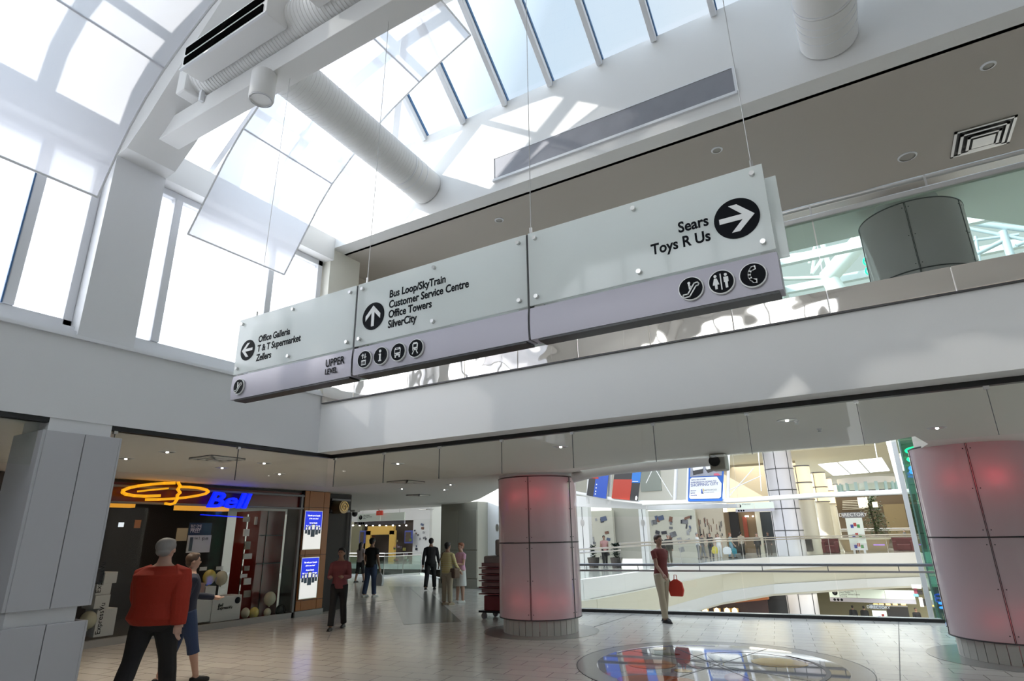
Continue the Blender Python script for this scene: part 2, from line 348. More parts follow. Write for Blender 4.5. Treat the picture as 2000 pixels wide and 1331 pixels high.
# ---- smoke baffle glass
def baffle(name, a, b, label, n):
    a, b = Vector(a), Vector(b); r = thing(name, label, 'glass screen', a)
    for k in range(n):
        p, q = a.lerp(b, k/n), a.lerp(b, (k+1)/n); d = (q-p).normalized()*.004
        part(MB().bar(p+d+Vector((0, 0, -.21)), q-d+Vector((0, 0, -.21)), .012, .42), 'glass_panel', baffle_glass, r)
        part(MB().bar(p-d*.5+Vector((0, 0, -.21)), p+d*.5+Vector((0, 0, -.21)), .014, .42), 'joint', grey_gap, r)
        part(MB().box(p.x-.02, p.x+.02, p.y-.02, p.y+.02, 2.92, 2.955), 'clip', steel, r)
baffle('glass_screen', (-6.9, YB+.315, 2.95), (2.9, YB+.315, 2.95), 'clear glass smoke screen hanging under the back bulkhead', 10)
baffle('glass_screen', (XA-.05, 3.3, 2.95), (XA-.05, 6.3, 2.95), 'clear glass smoke screen hanging under the left bulkhead, right of the clad pillar', 2)
baffle('glass_screen', (XA-.05, -1.0, 2.95), (XA-.05, 2.6, 2.95), 'clear glass smoke screen hanging left of the clad pillar', 3)

# ================================================================ FAR HALL
fe = [onZ(0, *q) for q in ((1134, 1134), (1215, 1123), (1290, 1112), (1400, 1098), (1500, 1090), (1680, 1083), (1790, 1080))]
fe = [(p.x, p.y) for p in fe]
ffl = [(-12.0, 21.5)]+fe+[(12, 66), (30, 72), (30, 96), (-60, 96), (-60, 35), (-22, 35), (-15, 30), (-13.8, 21.5)]
struct(MB().poly(ffl, -.35, 0).build('floor_far', tile_mat('far_floor_tile', (.42, .44, .42), (.40, .42, .40), (.2, .2, .2), .2, 1.2, .6, .12)))
def ribbon(pts, z0, z1, th=.15):
    mb = MB()
    for a, b in zip(pts, pts[1:]): mb.bar((a[0], a[1], (z0+z1)/2), (b[0], b[1], (z0+z1)/2), th, abs(z1-z0))
    return mb
fascia_pts = [(-12.0, 21.5)]+fe+[(12, 66)]
struct(ribbon(fascia_pts, -.75, .03, .25).build('trim_12', paint), 'white fascia band along the far walkway')
struct(ribbon([(x+.35*(i < 4), y+.5) for i, (x, y) in enumerate(fascia_pts)], -1.75, -.75, .25).build('trim_13', cream), 'cream band under the far walkway')
struct(ribbon([(x+.25*(i < 4), y-.1) for i, (x, y) in enumerate(fascia_pts)], -2.35, -1.75, .3).build('trim_14', paint_cool), 'lower white fascia band of the far walkway')
struct(MB().poly([(-60, -6), (30, -6), (30, 96), (-60, 96)], -5.9, -5.6).build('floor_lower', tile_mat('lower_floor_tile', (.45, .42, .36), (.42, .40, .35), (.2, .2, .2), .3, 1, .5, .15)))
struct(MB().poly(ffl[1:9]+[(30, 96), (-60, 96), (-60, 35), (-12, 35)], -2.5, -2.35).build('ceiling_lower', cream2))
# far walls
struct(MB().box(-60, 30, 84, 84.5, -5.6, 9.5).build('wall_far', cream2))
struct(MB().box(-42.3, -42, -6.5, 60, -5.6, 12).build('wall_far_left', cream2))
struct(MB().box(18, 18.4, 17, 84, -5.6, 11).build('wall_far_right', cream2))
# roof added to dim the far hall, with an opening letting sun onto the column
mb = MB()
for y in range(22, 34, 3): mb.box(-14, 18, y, y+.25, 11.0, 11.3)
for x in range(-14, 18, 4): mb.box(x, x+.2, 20, 34, 11.05, 11.25)
struct(mb.build('trim_21', winframe), 'white roof grid added over the hall void for its shadow pattern')  # bars put in to break up the sunlight entering the hall
struct(MB().box(-42, -14, 22, 34, 11, 11.3).box(-42, 18, 43.5, 50, 11, 11.3).box(-42, -15, 34, 43.5, 11, 11.3).box(3, 18, 34, 43.5, 11, 11.3).build('added_hall_roof', paint))
# ================================================================ HANGING SIGN
def icon_disc(root, cx, cz, kind, y=3.02, r=.062):
    d = part(MB().prism(disc_pts(cx, cz, r+.006, r+.006, 40, y), (0, -.012, 0)), 'pictogram_rim', whitetxt, root)
    sub(MB().prism(disc_pts(cx, cz, r, r, 40, y-.012), (0, -.004, 0)), 'pictogram_disc', blacktxt, d, root)
    mb = MB(); yy = y-.0161; D = (0, -.003, 0); s = r/.062
    def P(*q): mb.prism([(cx+a*s, yy, cz+b*s) for a, b in q], D)
    def B(a, b, w): mb.bar((cx+a[0]*s, yy-.0015, cz+a[1]*s), (cx+b[0]*s, yy-.0015, cz+b[1]*s), .003, w*s, up=(0, 1, 0)) if False else P(*seg(a, b, w))
    def seg(a, b, w):
        v = Vector((b[0]-a[0], b[1]-a[1])); v.normalize(); n = Vector((-v.y, v.x))*w/2
        return [(a[0]+n.x, a[1]+n.y), (b[0]+n.x, b[1]+n.y), (b[0]-n.x, b[1]-n.y), (a[0]-n.x, a[1]-n.y)]
    def C(a, b, q): mb.prism(disc_pts(cx+a*s, cz+b*s, q*s, q*s, 16, yy), D)
    if kind == 'escalator':
        pts = [(-.042, -.032), (-.018, -.032), (.022, .024), (.040, .026), (.046, .016), (.040, .007), (.030, .007), (-.010, -.048), (-.036, -.048), (-.045, -.042), (-.042, -.032)]
        for a, b in zip(pts, pts[1:]): B(a, b, .0065); C(*a, .0033)
        C(-.006, .030, .0075); B((-.006, .022), (-.004, -.006), .010); B((-.004, .012), (.010, .006), .005)
    elif kind == 'lift':
        P((-.022, -.046), (.022, -.046), (.022, -.008), (-.022, -.008))
        B((-.012, .004), (-.012, .036), .007); B((-.012, .040), (-.023, .026), .006); B((-.012, .040), (-.001, .026), .006)
        B((.012, .004), (.012, .040), .007); B((.012, .004), (.001, .018), .006); B((.012, .004), (.023, .018), .006)
    elif kind == 'info':
        C(0, .034, .011); P((-.012, .014), (.008, .014), (.008, -.034), (.014, -.034), (.014, -.042), (-.014, -.042), (-.014, -.034), (-.007, -.034), (-.007, .006), (-.012, .006))
    elif kind == 'bus':
        P((-.026, -.028), (.026, -.028), (.029, .018), (.022, .032), (-.022, .032), (-.029, .018)); B((-.018, -.026), (-.018, -.042), .011); B((.018, -.026), (.018, -.042), .011)
    elif kind == 'train':
        P((-.022, -.016), (.022, -.016), (.024, .030), (.014, .042), (-.014, .042), (-.024, .030)); B((-.012, -.02), (-.024, -.042), .007); B((.012, -.02), (.024, -.042), .007)
    elif kind == 'wc':
        C(-.027, .034, .008); P((-.034, .022), (-.020, .022), (-.010, -.014), (-.020, -.014), (-.021, -.038), (-.033, -.038), (-.034, -.014), (-.044, -.014))
        P((-.003, .044), (.003, .044), (.003, -.046), (-.003, -.046))
        C(.026, .034, .008); P((.014, .022), (.038, .022), (.038, -.006), (.033, -.008), (.032, -.040), (.020, -.040), (.019, -.008), (.014, -.006))
    elif kind == 'phone':
        pts = [(.012, .038), (-.006, .030), (-.015, .012), (-.017, -.008), (-.010, -.026), (.006, -.038)]
        for a, b in zip(pts, pts[1:]): B(a, b, .015); C(*b, .0075)
        P((-.006, .044), (.018, .048), (.020, .026), (.002, .022)); P((-.004, -.022), (.018, -.026), (.016, -.050), (-.006, -.044))
    q = sub(mb, 'pictogram', whitetxt, d, root)
    if kind in ('lift', 'bus', 'train'):
        mb = MB(); yy = y-.0192; D = (0, -.001, 0)
        if kind == 'lift':
            for a in (-.013, 0, .013): P((a-.004, -.040), (a+.004, -.040), (a+.004, -.018), (a-.004, -.018))
        elif kind == 'bus': P((-.022, -.006), (.022, -.006), (.023, .016), (-.023, .016)); P((-.014, .022), (.014, .022), (.014, .027), (-.014, .027)); C(-.019, -.018, .004); C(.019, -.018, .004)
        else: P((-.014, .006), (.014, .006), (.015, .028), (-.015, .028)); C(-.012, -.008, .004); C(.012, -.008, .004)
        sub(mb, 'pictogram_detail', blacktxt, d, root)
def arrow_disc(root, cx, cz, r, ang, y):
    d = part(MB().prism(disc_pts(cx, cz, r, r, 48, y), (0, -.004, 0)), 'arrow_disc', blacktxt, root)
    c, s = math.cos(ang), math.sin(ang)
    P = [(.78, 0), (.02, .66), (-.22, .66), (-.22, .62), (.22, .14), (-.74, .14), (-.74, -.14), (.22, -.14), (-.22, -.62), (-.22, -.66), (.02, -.66)]
    P = [(.78, 0), (.08, .68), (-.28, .68), (.26, .13), (-.76, .13), (-.76, -.13), (.26, -.13), (-.28, -.68), (.08, -.68)]
    mb = MB(); mb.prism([(cx+r*(a*c-b*s), y-.004, cz+r*(a*s+b*c)) for a, b in P], (0, -.003, 0))
    sub(mb, 'arrow', whitetxt, d, root)
SY = 3.068
r = thing('hanging_wayfinding_sign', 'long frosted glass wayfinding sign on wires with stores, arrows and UPPER LEVEL band', 'sign', (-2.44, 3.07, 2.95))
secs = [(-4.66, -3.225), (-3.205, -1.70), (-1.685, -.235)]
for i, (a, b) in enumerate(secs):
    part(MB().box(a, b, SY-.005, SY+.007, 3.175, 3.685), 'glass_panel', frost, r, bevel=.002)
    part(MB().box(a+.04, b+.05 if i == 2 else b-.0, SY+.105, SY+.117, 3.165, 3.655), 'glass_panel', frost, r, bevel=.002)
    # lower aluminium band, slightly bowed towards the viewer
    ring = lambda x: [(x, SY+.115, 2.955), (x, SY+.0, 2.952), (x, SY-.006, 2.99), (x, SY-.009, 3.055), (x, SY-.006, 3.12), (x, SY+.0, 3.160), (x, SY+.115, 3.158)]
    part(MB().loft([ring(a-.0), ring(b+.0)]), 'aluminium_band', alu, r, smooth=True)
    part(MB().box(a+.05, b-.02, SY+.004, SY+.112, 2.938, 2.951), 'underside_strip', black, r)
    for x in (a+.055, b-.055, (a+b)/2):
        for z in (3.225, 3.635):
            part(MB().prism(disc_pts(x, z, .014, .014, 16, SY-.005), (0, -.022, 0)), 'standoff', steel, r)
            part(MB().prism(disc_pts(x, z, .014, .014, 16, SY+.117), (0, .022, 0)), 'standoff', steel, r)
    for x in (a+.02, b-.08): part(MB().box(x, x+.07, SY+.02, SY+.1, 3.160, 3.180), 'bracket', steel, r)
part(MB().box(-3.224, -3.206, SY+.0, SY+.11, 2.96, 3.68), 'joint', black, r); part(MB().box(-1.70, -1.686, SY+.0, SY+.11, 2.96, 3.68), 'joint', black, r)
for a, b in ((-4.50, -4.44), (-3.16, -3.10), (-1.685, -1.66), (-.29, -.30)):
    part(MB().tube([(a, 3.11, 3.67), (b, 3.11, 6.30)], .0026, 6), 'wire', steel, r)
    part(MB().tube([(a, 3.11, 3.67), (a, 3.11, 3.75)], .009, 8), 'wire_grip', steel, r)
TY = SY-.006
def signtext(body, x, z, size, sx, n='lettering', align='LEFT'):
    return text_mesh(body, size, blacktxt, mY(x, TY, z, sx), n, r, .001, align, bold=.0022)
arrow_disc(r, -4.495, 3.375, .093, PI, TY)
for t, z in (('Office Galleria', 3.43), ('T & T Supermarket', 3.345), ('Zellers', 3.262)): signtext(t, -4.365, z-.008, .083, .83)
arrow_disc(r, -3.025, 3.385, .108, PI/2, TY)
for t, z in (('Bus Loop/SkyTrain', 3.508), ('Customer Service Centre', 3.425), ('Office Towers', 3.347), ('SilverCity', 3.268)): signtext(t, -2.875, z-.008, .083, .83)
arrow_disc(r, -.40, 3.40, .118, 0, TY)
for t, z in (('Sears', 3.418), ('Toys R Us', 3.325)): signtext(t, -.545, z-.012, .092, .86, align='RIGHT')
for t, z, s in (('UPPER', 3.065, .085), ('LEVEL', 3.005, .062)): text_mesh(t, s, blacktxt, mY(-3.495, SY-.0135, z-.005, .84), 'lettering', r, .001, 'LEFT', bold=.001)
for x, k in ((-4.535, 'escalator'), (-3.075, 'lift'), (-2.915, 'info'), (-2.75, 'bus'), (-2.59, 'train'), (-.68, 'escalator'), (-.52, 'wc'), (-.362, 'phone')):
    icon_disc(r, x, 3.052, k, y=SY-.011)

# ================================================================ BEAM, DUCTS, SHADES
b = tag(MB().box(-6.93, 9, 2.95, 3.19, 6.30, 6.53).build('tie_beam', paint, bevel=.006), 'white horizontal tie beam carrying the sign wires', 'beam')
r = thing('spot_lamp', 'white cylinder spot lamp hanging beside the tie beam', 'lamp', (-4.58, 2.93, 6.0))
part(MB().lathe([(.115, 5.98), (.12, 5.99), (.12, 6.28), (.115, 6.29)], (-4.60, 2.93, 0), 32), 'lamp_body', paint, r, smooth=True)
part(MB().lathe([(.112, 5.97), (.112, 5.985), (.096, 5.985), (.096, 5.97)], (-4.60, 2.93, 0), 32, close=False), 'rim', winframe, r)
part(MB().lathe([(.002, 5.982), (.094, 5.982), (.094, 5.985)], (-4.60, 2.93, 0), 32, close=False), 'lens', mat('warm_grey_lens', (.45, .42, .38), .3), r)
def spiral(a, b, rad, step=.045, n=32, amp=.006):
    a, b = Vector(a), Vector(b); L = (b-a).length; k = int(L/step); pts = []; rs = []
    for i in range(k+1):
        t = i/k
        for dt, dr in ((0, 0), (.72/k, 0), (.80/k, amp), (.92/k, amp)):
            if t+dt > 1: break
            pts.append(a.lerp(b, t+dt)); rs.append(rad+dr)
    return MB().tube(pts, rs, n)
r = thing('spiral_air_duct', 'white ribbed air duct lying on the tie beam with end cap', 'air duct', (-5.8, 2.98, 6.75))
part(spiral((-5.78, 3.0, 6.78), (9, 3.0, 6.78), .215), 'duct_body', paint, r, smooth=True)
SD = r
part(MB().prism([(-5.95, 2.76, 6.54), (-5.95, 3.24, 6.54), (-5.95, 3.24, 7.02), (-5.95, 2.76, 7.02)], (.17, 0, 0)), 'end_cap', paint, r, bevel=.02)
part(MB().box(-5.72, -5.68, 2.9, 2.945, 6.45, 6.62), 'strap', winframe, r)
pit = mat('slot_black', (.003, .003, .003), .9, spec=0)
def diffuser(x0, x1, lab):
    r = SD
    prof = [(2.60, 6.60), (2.82, 6.60), (2.82, 6.98), (2.60, 6.98)]
    part(MB().prism([(x0, 2.60, 6.565), (x0, 2.84, 6.58), (x0, 2.84, 7.0), (x0, 2.60, 6.87)], (x1-x0, 0, 0)), 'diffuser_box', paint, r, bevel=.006)
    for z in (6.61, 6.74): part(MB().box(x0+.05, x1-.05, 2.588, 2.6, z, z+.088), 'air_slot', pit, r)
    part(MB().box(x0-.012, x1+.012, 2.586, 2.612, 6.56, 6.575), 'lip', winframe, r)
diffuser(-5.58, -4.2, 'white box diffuser with two black slots, left end of the ribbed duct')
diffuser(-3.75, -2.3, 'white box diffuser at the top edge, right of the slotted one')
r0 = None
r = thing('round_air_duct', 'fat white round duct sloping from tie beam into the back wall', 'air duct', (-5.05, 6.05, 6.8))
D0, D1 = Vector((-5.04, 3.25, 6.98)), Vector((-5.04, 5.55, 6.83))
part(spiral(D0, D1, .262, .05, 36, .0035), 'duct_body', paint, r, smooth=True)
part(MB().tube([D1, D1.lerp(Vector((-5.04, 6.04, 6.795)), .5), (-5.04, 6.045, 6.795)], .266, 36), 'duct_collar', paint, r, smooth=True)
for y in (5.5, 5.62, 5.74): part(MB().tube([(-5.04, y, 6.833-(y-5.5)*.06), (-5.04, y+.012, 6.833-(y-5.5)*.06)], .271, 36), 'seam_ring', winframe, r)
r = thing('round_air_duct', 'fat white round duct entering the back wall at the top right', 'air duct', (.38, 6.05, 6.75))
part(MB().tube([(.38, 3.25, 6.95), (.38, 5.5, 6.80)], .275, 40), 'duct_body', paint, r, smooth=True)
part(MB().tube([(.38, 5.5, 6.80), (.38, 6.045, 6.77)], .279, 40), 'duct_collar', paint, r, smooth=True)
for y in (5.45, 5.6, 5.7, 5.82): part(MB().tube([(.38, y, 6.803-(y-5.5)*.06), (.38, y+.01, 6.803-(y-5.5)*.06)], .284, 40), 'seam_ring', winframe, r)
# grey return-air panel
r = thing('air_return_grille', 'long grey air return grille in the upper back wall', 'vent', (-3.84, YB, 6.49))
part(MB().box(-3.82, -.60, YB-.012, YB-.002, 6.51, 6.84), 'grille_panel', grille_m, r)
part(MB().box(-3.85, -.58, YB-.03, YB-.001, 6.475, 6.51), 'frame_sill', winframe, r)
part(MB().box(-3.85, -3.82, YB-.02, YB-.001, 6.51, 6.855).box(-.60, -.57, YB-.02, YB-.001, 6.51, 6.855).box(-3.82, -.6, YB-.016, YB-.001, 6.84, 6.852), 'frame', winframe, r)
# curved fabric shades
prof = [(-6.43, 5.22), (-6.27, 5.56), (-6.07, 5.92), (-5.85, 6.20), (-5.58, 6.45), (-5.25, 6.68), (-4.90, 6.89), (-4.5, 7.06), (-4.1, 7.22), (-3.65, 7.40), (-3.25, 7.56)]
prof2 = [(-6.78, 5.42), (-6.6, 5.7), (-6.42, 5.98), (-6.2, 6.32), (-5.95, 6.62), (-5.6, 6.93), (-5.25, 7.2), (-4.85, 7.45), (-4.4, 7.68), (-4.0, 7.86), (-3.54, 8.04)]
def shade(y0, y1, lab, prof=prof):
    r = thing('curved_fabric_shade', lab, 'sunshade', (-6.43, y0, 5.22), 'curved fabric sunshades')
    mb = MB(); n = len(prof); vs = []
    for y in (y0, y1):
        for x, z in prof: vs.append((x, y, z))
    mb.add(vs, [(i, i+1, n+i+1, n+i) for i in range(n-1)])
    o = part(mb, 'fabric', shade_m, r, smooth=True)
    for y in (y0, y1): part(MB().tube([(x, y, z) for x, z in prof], .012, 8), 'edge_hem', winframe, r, smooth=True)
    for i in (0, n-1): part(MB().tube([(prof[i][0], y0, prof[i][1]), (prof[i][0], y1, prof[i][1])], .013, 8), 'end_batten', winframe, r)
    for i in (4, 8): part(MB().tube([(prof[i][0], y0, prof[i][1]+.02), (prof[i][0], y1, prof[i][1]+.02)], .012, 8), 'batten', winframe, r)
shade(3.60, 5.04, 'curved translucent shade hanging right of the pier', prof2)
shade(.35, 2.44, 'curved translucent shade hanging left of the pier')
# ceiling fittings of the upper storey
def downlight(name, x, y, z, rr, lab, glow, group, cat='downlight'):
    r = thing(name, lab, cat, (x, y, z), group)
    part(MB().lathe([(rr, -.012+z), (rr+.02, -.006+z), (rr+.02, z)], (x, y, 0), 24, close=False), 'trim_ring', winframe, r, smooth=True)
    part(MB().lathe([(.001, z-.006), (rr, z-.004)], (x, y, 0), 24, close=False), 'lens', lampglow if glow else mat('lens_grey', (.4, .38, .35), .3), r)
for px, py, lab in ((1930, 128, 'recessed ring light in the upper ceiling by the right edge'), (1400, 293, 'recessed ring light above the arrow end of the sign'), (975, 430, 'small recessed ring light above the middle of the sign')):
    p = onZ(6.32, px, py); downlight('recessed_light', p.x, p.y, 6.32, .05, lab, False, None)
p = onZ(6.32, 1772, 306); downlight('ceiling_speaker', p.x, p.y, 6.32, .09, 'round ceiling speaker near the square vent', False, None, 'speaker')
p = onZ(6.32, 1918, 268); r = thing('square_ceiling_vent', 'square stepped metal air vent in the taupe upper ceiling', 'vent', (p.x, p.y, 6.32))
for k, s in enumerate((.30, .235, .165)):
    z = 6.315-.02*k; w = .03
    part(MB().box(p.x-s, p.x+s, p.y-s, p.y-s+w, z-.012, z+.004).box(p.x-s, p.x+s, p.y+s-w, p.y+s, z-.012, z+.004).box(p.x-s, p.x-s+w, p.y-s, p.y+s, z-.012, z+.004).box(p.x+s-w, p.x+s, p.y-s, p.y+s, z-.012, z+.004), 'louvre_ring', steel, r)
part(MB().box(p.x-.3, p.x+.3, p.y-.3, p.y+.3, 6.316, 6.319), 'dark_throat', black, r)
part(MB().box(p.x-.11, p.x+.11, p.y-.11, p.y+.11, 6.255, 6.265), 'centre_plate', steel, r)

# ================================================================ CLAD PILLAR
r = thing('clad_pillar', 'white panelled square pillar at the left with a dark gap in its cladding', 'pillar', (-7.2, 2.97, 0))
part(MB().box(-7.50, -6.94, 2.66, 3.24, 0, 3.02), 'core', paint_cool, r)
clad = mat('light_grey_cladding', (.50, .50, .525), .42)
for z0, z1 in ((1.22, 2.865), (0.0, 1.085)):
    for y0, y1 in ((2.63, 2.972), (2.978, 3.31)):
        part(MB().box(-6.93, -6.87, y0, y1, z0, z1), 'cladding_panel', clad, r, bevel=.006)
    part(MB().box(-7.52, -6.875, 2.60, 2.63, z0, z1), 'cladding_panel', clad, r, bevel=.006)
    part(MB().box(-7.52, -6.875, 3.31, 3.335, z0, z1), 'cladding_panel', clad, r, bevel=.006)
# ================================================================ LIT COLUMNS
colwhite = mat('column_core_white', (.7, .68, .68), .6)
def lit_column(x, y, R, joints, sections, lab, lights, skirt=True, panel=None, upper=()):
    panel = panel or pink_panel
    r = thing('backlit_glass_column', lab, 'column', (x, y, 0))
    part(MB().lathe([(R*.62, .05), (R*.62, 7.6)], (x, y, 0), 48), 'core', colwhite, r, smooth=True)
    allsec = list(sections)+list(upper)
    for z0, z1 in allsec:
        for i, a in enumerate(joints):
            b = joints[(i+1) % len(joints)]; a1 = b if b > a else b+360
            a_, b_ = math.radians(a)+.012, math.radians(a1)-.012
            part(MB().lathe([(R, z0+.012), (R, z1-.012)], (x, y, 0), 26, a_, b_, close=False), 'glass_panel', panel, r, smooth=True)
            for zz in (z0+.1, z1-.1, (z0+z1)/2):
                for aa in (a_+.045, b_-.045):
                    c = Vector((x+(R+.004)*math.cos(aa), y+(R+.004)*math.sin(aa), zz))
                    part(MB().tube([c, c+Vector((math.cos(aa), math.sin(aa), 0))*.008], .009, 8), 'bolt', grey_gap, r)
        for a in joints:
            a = math.radians(a); d = Vector((math.cos(a), math.sin(a), 0)); t = Vector((-d.y, d.x, 0))
            for sgn in (-1, 1):
                c = Vector((x, y, 0))+d*(R-.004)+t*.008*sgn
                part(MB().bar(c+Vector((0, 0, z0)), c+Vector((0, 0, z1)), .008, .02, up=d), 'joint_strip', grey_gap, r)
        for zz in (z0, z1): part(MB().lathe([(R-.03, zz-.009), (R+.006, zz-.009), (R+.006, zz+.009), (R-.03, zz+.009)], (x, y, 0), 64, close=False), 'ring_joint', grey_gap, r, smooth=True)
    part(MB().lathe([(R-.02, sections[-1][1]+.02), (R-.02, 3.02)], (x, y, 0), 64, close=False), 'ceiling_collar', colwhite, r, smooth=True)
    if skirt:
        n = 34; rr = R-.075
        for k in range(n):
            a0, a1 = 2*PI*k/n+.006, 2*PI*(k+1)/n-.006
            part(MB().prism([(x+rr*math.cos(a0), y+rr*math.sin(a0), 0), (x+rr*math.cos(a1), y+rr*math.sin(a1), 0), (x+(rr-.04)*math.cos(a1), y+(rr-.04)*math.sin(a1), 0), (x+(rr-.04)*math.cos(a0), y+(rr-.04)*math.sin(a0), 0)], (0, 0, .26)), 'skirt_tile', skirt_m, r)
    for a, z, e in lights:
        l = bpy.data.lights.new('tube_lamp', 'POINT'); l.energy = e*.07; l.color = (1, .08, .12); l.shadow_soft_size = .05
        o = bpy.data.objects.new('tube_lamp', l); COL.objects.link(o); a = math.radians(a); o.location = (x+(R-.17)*math.cos(a), y+(R-.17)*math.sin(a), z)
    return r
sec = [(.28, 1.66), (1.66, 2.93)]
lit_column(-6.22, 11.40, .82, [-176, -74, -8, 92], sec, 'round column of pinkish backlit glass left of the railing', [(-95, 2.55, 5), (-62, 2.58, 6), (-22, 2.5, 4), (-95, .62, 3), (-60, .6, 4), (-28, .6, 3)], upper=[(4.2, 5.8), (5.8, 7.15)])
lit_column(1.32, 11.93, .80, [-172, -97, -30, 80], sec[:1]+[(1.66, 3.02)], 'round column of pinkish backlit glass at the right edge', [(-118, 2.5, 5), (-78, 2.5, 9), (-110, .55, 3), (-82, .6, 3)], upper=[(4.2, 5.86), (5.86, 7.1)])
for (x, y), lab in (((-6.22, 11.40), 'taupe ring inlay around the left column'), ((1.32, 11.93), 'taupe ring inlay around the right column')):
    struct(MB().lathe([(.70, .0005), (1.14, .0005), (1.14, .004), (.70, .004)], (x, y, 0), 64, close=False).build('trim_15' if x < 0 else 'trim_16', ring_m), lab)

# ================================================================ FLOOR MEDALLION
MX, MY_ = -2.41, 9.56
r = thing('floor_medallion', 'glossy round floor mosaic with coloured ovals, in front of the railing', 'floor mosaic', (MX, MY_, 0))
gl = mat('blue_grey_terrazzo', (.34, .35, .40), .035, coat=.6, var=.2, vscale=2)
part(MB().lathe([(1.68, .0005), (1.96, .0005), (1.96, .005), (1.68, .005)], (MX, MY_, 0), 96, close=False), 'outer_ring', ring_m, r)
part(MB().lathe([(1.96, .0005), (1.972, .0005), (1.972, .006), (1.96, .006)], (MX, MY_, 0), 96, close=False), 'dark_edge', grey_gap, r)
part(MB().lathe([(.001, .006), (1.68, .006)], (MX, MY_, 0), 96, close=False), 'disc', gl, r)
def oval(cx, cyy, rx, ry, m, z=.008, rot=0, n=40, name='coloured_oval'):
    c, s = math.cos(rot), math.sin(rot); p = []
    for k in range(n):
        a = 2*PI*k/n; u, v = rx*math.cos(a), ry*math.sin(a); p.append((cx+u*c-v*s, cyy+u*s+v*c, z))
    part(MB().add(p+[], [tuple(range(n))]), name, m, r)
orange_m = mat('burnt_orange_terrazzo', (.55, .16, .06), .05, coat=.5); amber_m = mat('amber_terrazzo', (.62, .40, .12), .05, coat=.5); green_m = mat('dark_green_terrazzo', (.05, .09, .08), .05, coat=.5); rose_m = mat('rose_terrazzo', (.45, .28, .27), .05, coat=.5)
for q, rx, ry, m, ro in (((1272, 1298), .34, .32, orange_m, 0), ((1522, 1295), .38, .33, amber_m, 0), ((1334, 1311), .12, .10, amber_m, 0), ((1288, 1268), .10, .14, amber_m, 0), ((1410, 1292), .10, .62, green_m, .55), ((1300, 1278), .22, .10, green_m, .2), ((1440, 1325), .16, .3, rose_m, .3), ((1282, 1330), .5, .3, orange_m, .25)):
    p = onZ(.008, *q)
    if (p.x-MX)**2+(p.y-MY_)**2 < 1.5**2: oval(p.x, p.y, rx, ry, m, .008+random.random()*.001, ro)
def arcband(cx, cyy, r0, r1, a0, a1, m, name, z=.009): part(MB().lathe([(r0, z), (r1, z)], (cx, cyy, 0), 40, math.radians(a0), math.radians(a1), close=False), name, m, r)
arcband(MX+.35, MY_+.35, .80, .88, 20, 235, rose_m, 'rose_arc')
arcband(MX+.1, MY_-.05, 1.30, 1.36, -70, 60, grey_gap, 'dark_arc')
arcband(MX-.1, MY_, 1.5, 1.54, 100, 170, mat('violet_terrazzo', (.30, .26, .50), .05), 'violet_arc', .0095)
for a in (20, 75, 130, 160):
    a = math.radians(a); part(MB().bar((MX-1.66*math.cos(a), MY_-1.66*math.sin(a), .0095), (MX+1.66*math.cos(a), MY_+1.66*math.sin(a), .0095), .008, .002), 'joint_line', grey_gap, r)

# ================================================================ RAILING OF THE LANDING
RA, RB = Vector((-6.80, 14.50, 0)), Vector((.66, 15.55, 0))
r = thing('landing_railing', 'frameless glass railing with dark double handrail along the landing', 'railing', RA)
rd = (RB-RA)
for t0, t1 in ((0, .26), (.26, .51), (.51, .76), (.76, 1)):
    a, b = RA+rd*(t0+.001), RA+rd*(t1-.001)
    part(MB().bar(a+Vector((0, 0, .47)), b+Vector((0, 0, .47)), .014, .94), 'glass_panel', clear, r)
darkst = mat('dark_steel', (.20, .20, .21), .3, .7)
part(MB().tube([RA+Vector((0, -.03, 1.08)), RB+Vector((0, -.03, 1.08))], .03, 14), 'handrail', darkst, r, smooth=True)
part(MB().bar(RA+Vector((0, 0, .945)), RB+Vector((0, 0, .945)), .05, .04), 'cap_rail', mat('grey_steel', (.40, .39, .39), .3, .7), r)
for t in (.03, .2, .39, .57, .745, .92): p = RA+rd*t; part(MB().tube([p+Vector((0, -.02, .95)), p+Vector((0, -.03, 1.07))], .009, 8), 'rail_post', darkst, r)
part(MB().bar(RA+Vector((0, 0, .03)), RB+Vector((0, 0, .03)), .05, .06), 'base_channel', black, r)

def rail_run(pts, lab, h=1.07, step=1.4, name='glass_railing', group=None, g=None, rr=.025, z=0):
    pts = [Vector((p[0], p[1], z)) for p in pts]; r = thing(name, lab, 'railing', pts[0], group)
    for a, b in zip(pts, pts[1:]):
        n = max(1, round((b-a).length/step))
        for k in range(n):
            p, q = a.lerp(b, k/n), a.lerp(b, (k+1)/n); d = (q-p)*.01
            part(MB().bar(p+d+Vector((0, 0, h*.44)), q-d+Vector((0, 0, h*.44)), .012, h*.86), 'glass_panel', g or green_glass, r)
            part(MB().tube([p, p+Vector((0, 0, h-.02))], .014, 6), 'post', steel, r)
    part(MB().tube([p+Vector((0, 0, h)) for p in pts], rr, 10), 'handrail', steel, r, smooth=True)
    part(MB().tube([p+Vector((0, 0, h-.14)) for p in pts], rr*.8, 8), 'lower_rail', steel, r, smooth=True)
    return r
rail_run([fl[6], fl[7], fl[8]], 'glass railing with steel rails before the gold-framed store')
rail_run([(-7.0, 14.6), (-12.3, 18.6)], 'glass railing running behind the pink column to the grey pillar')
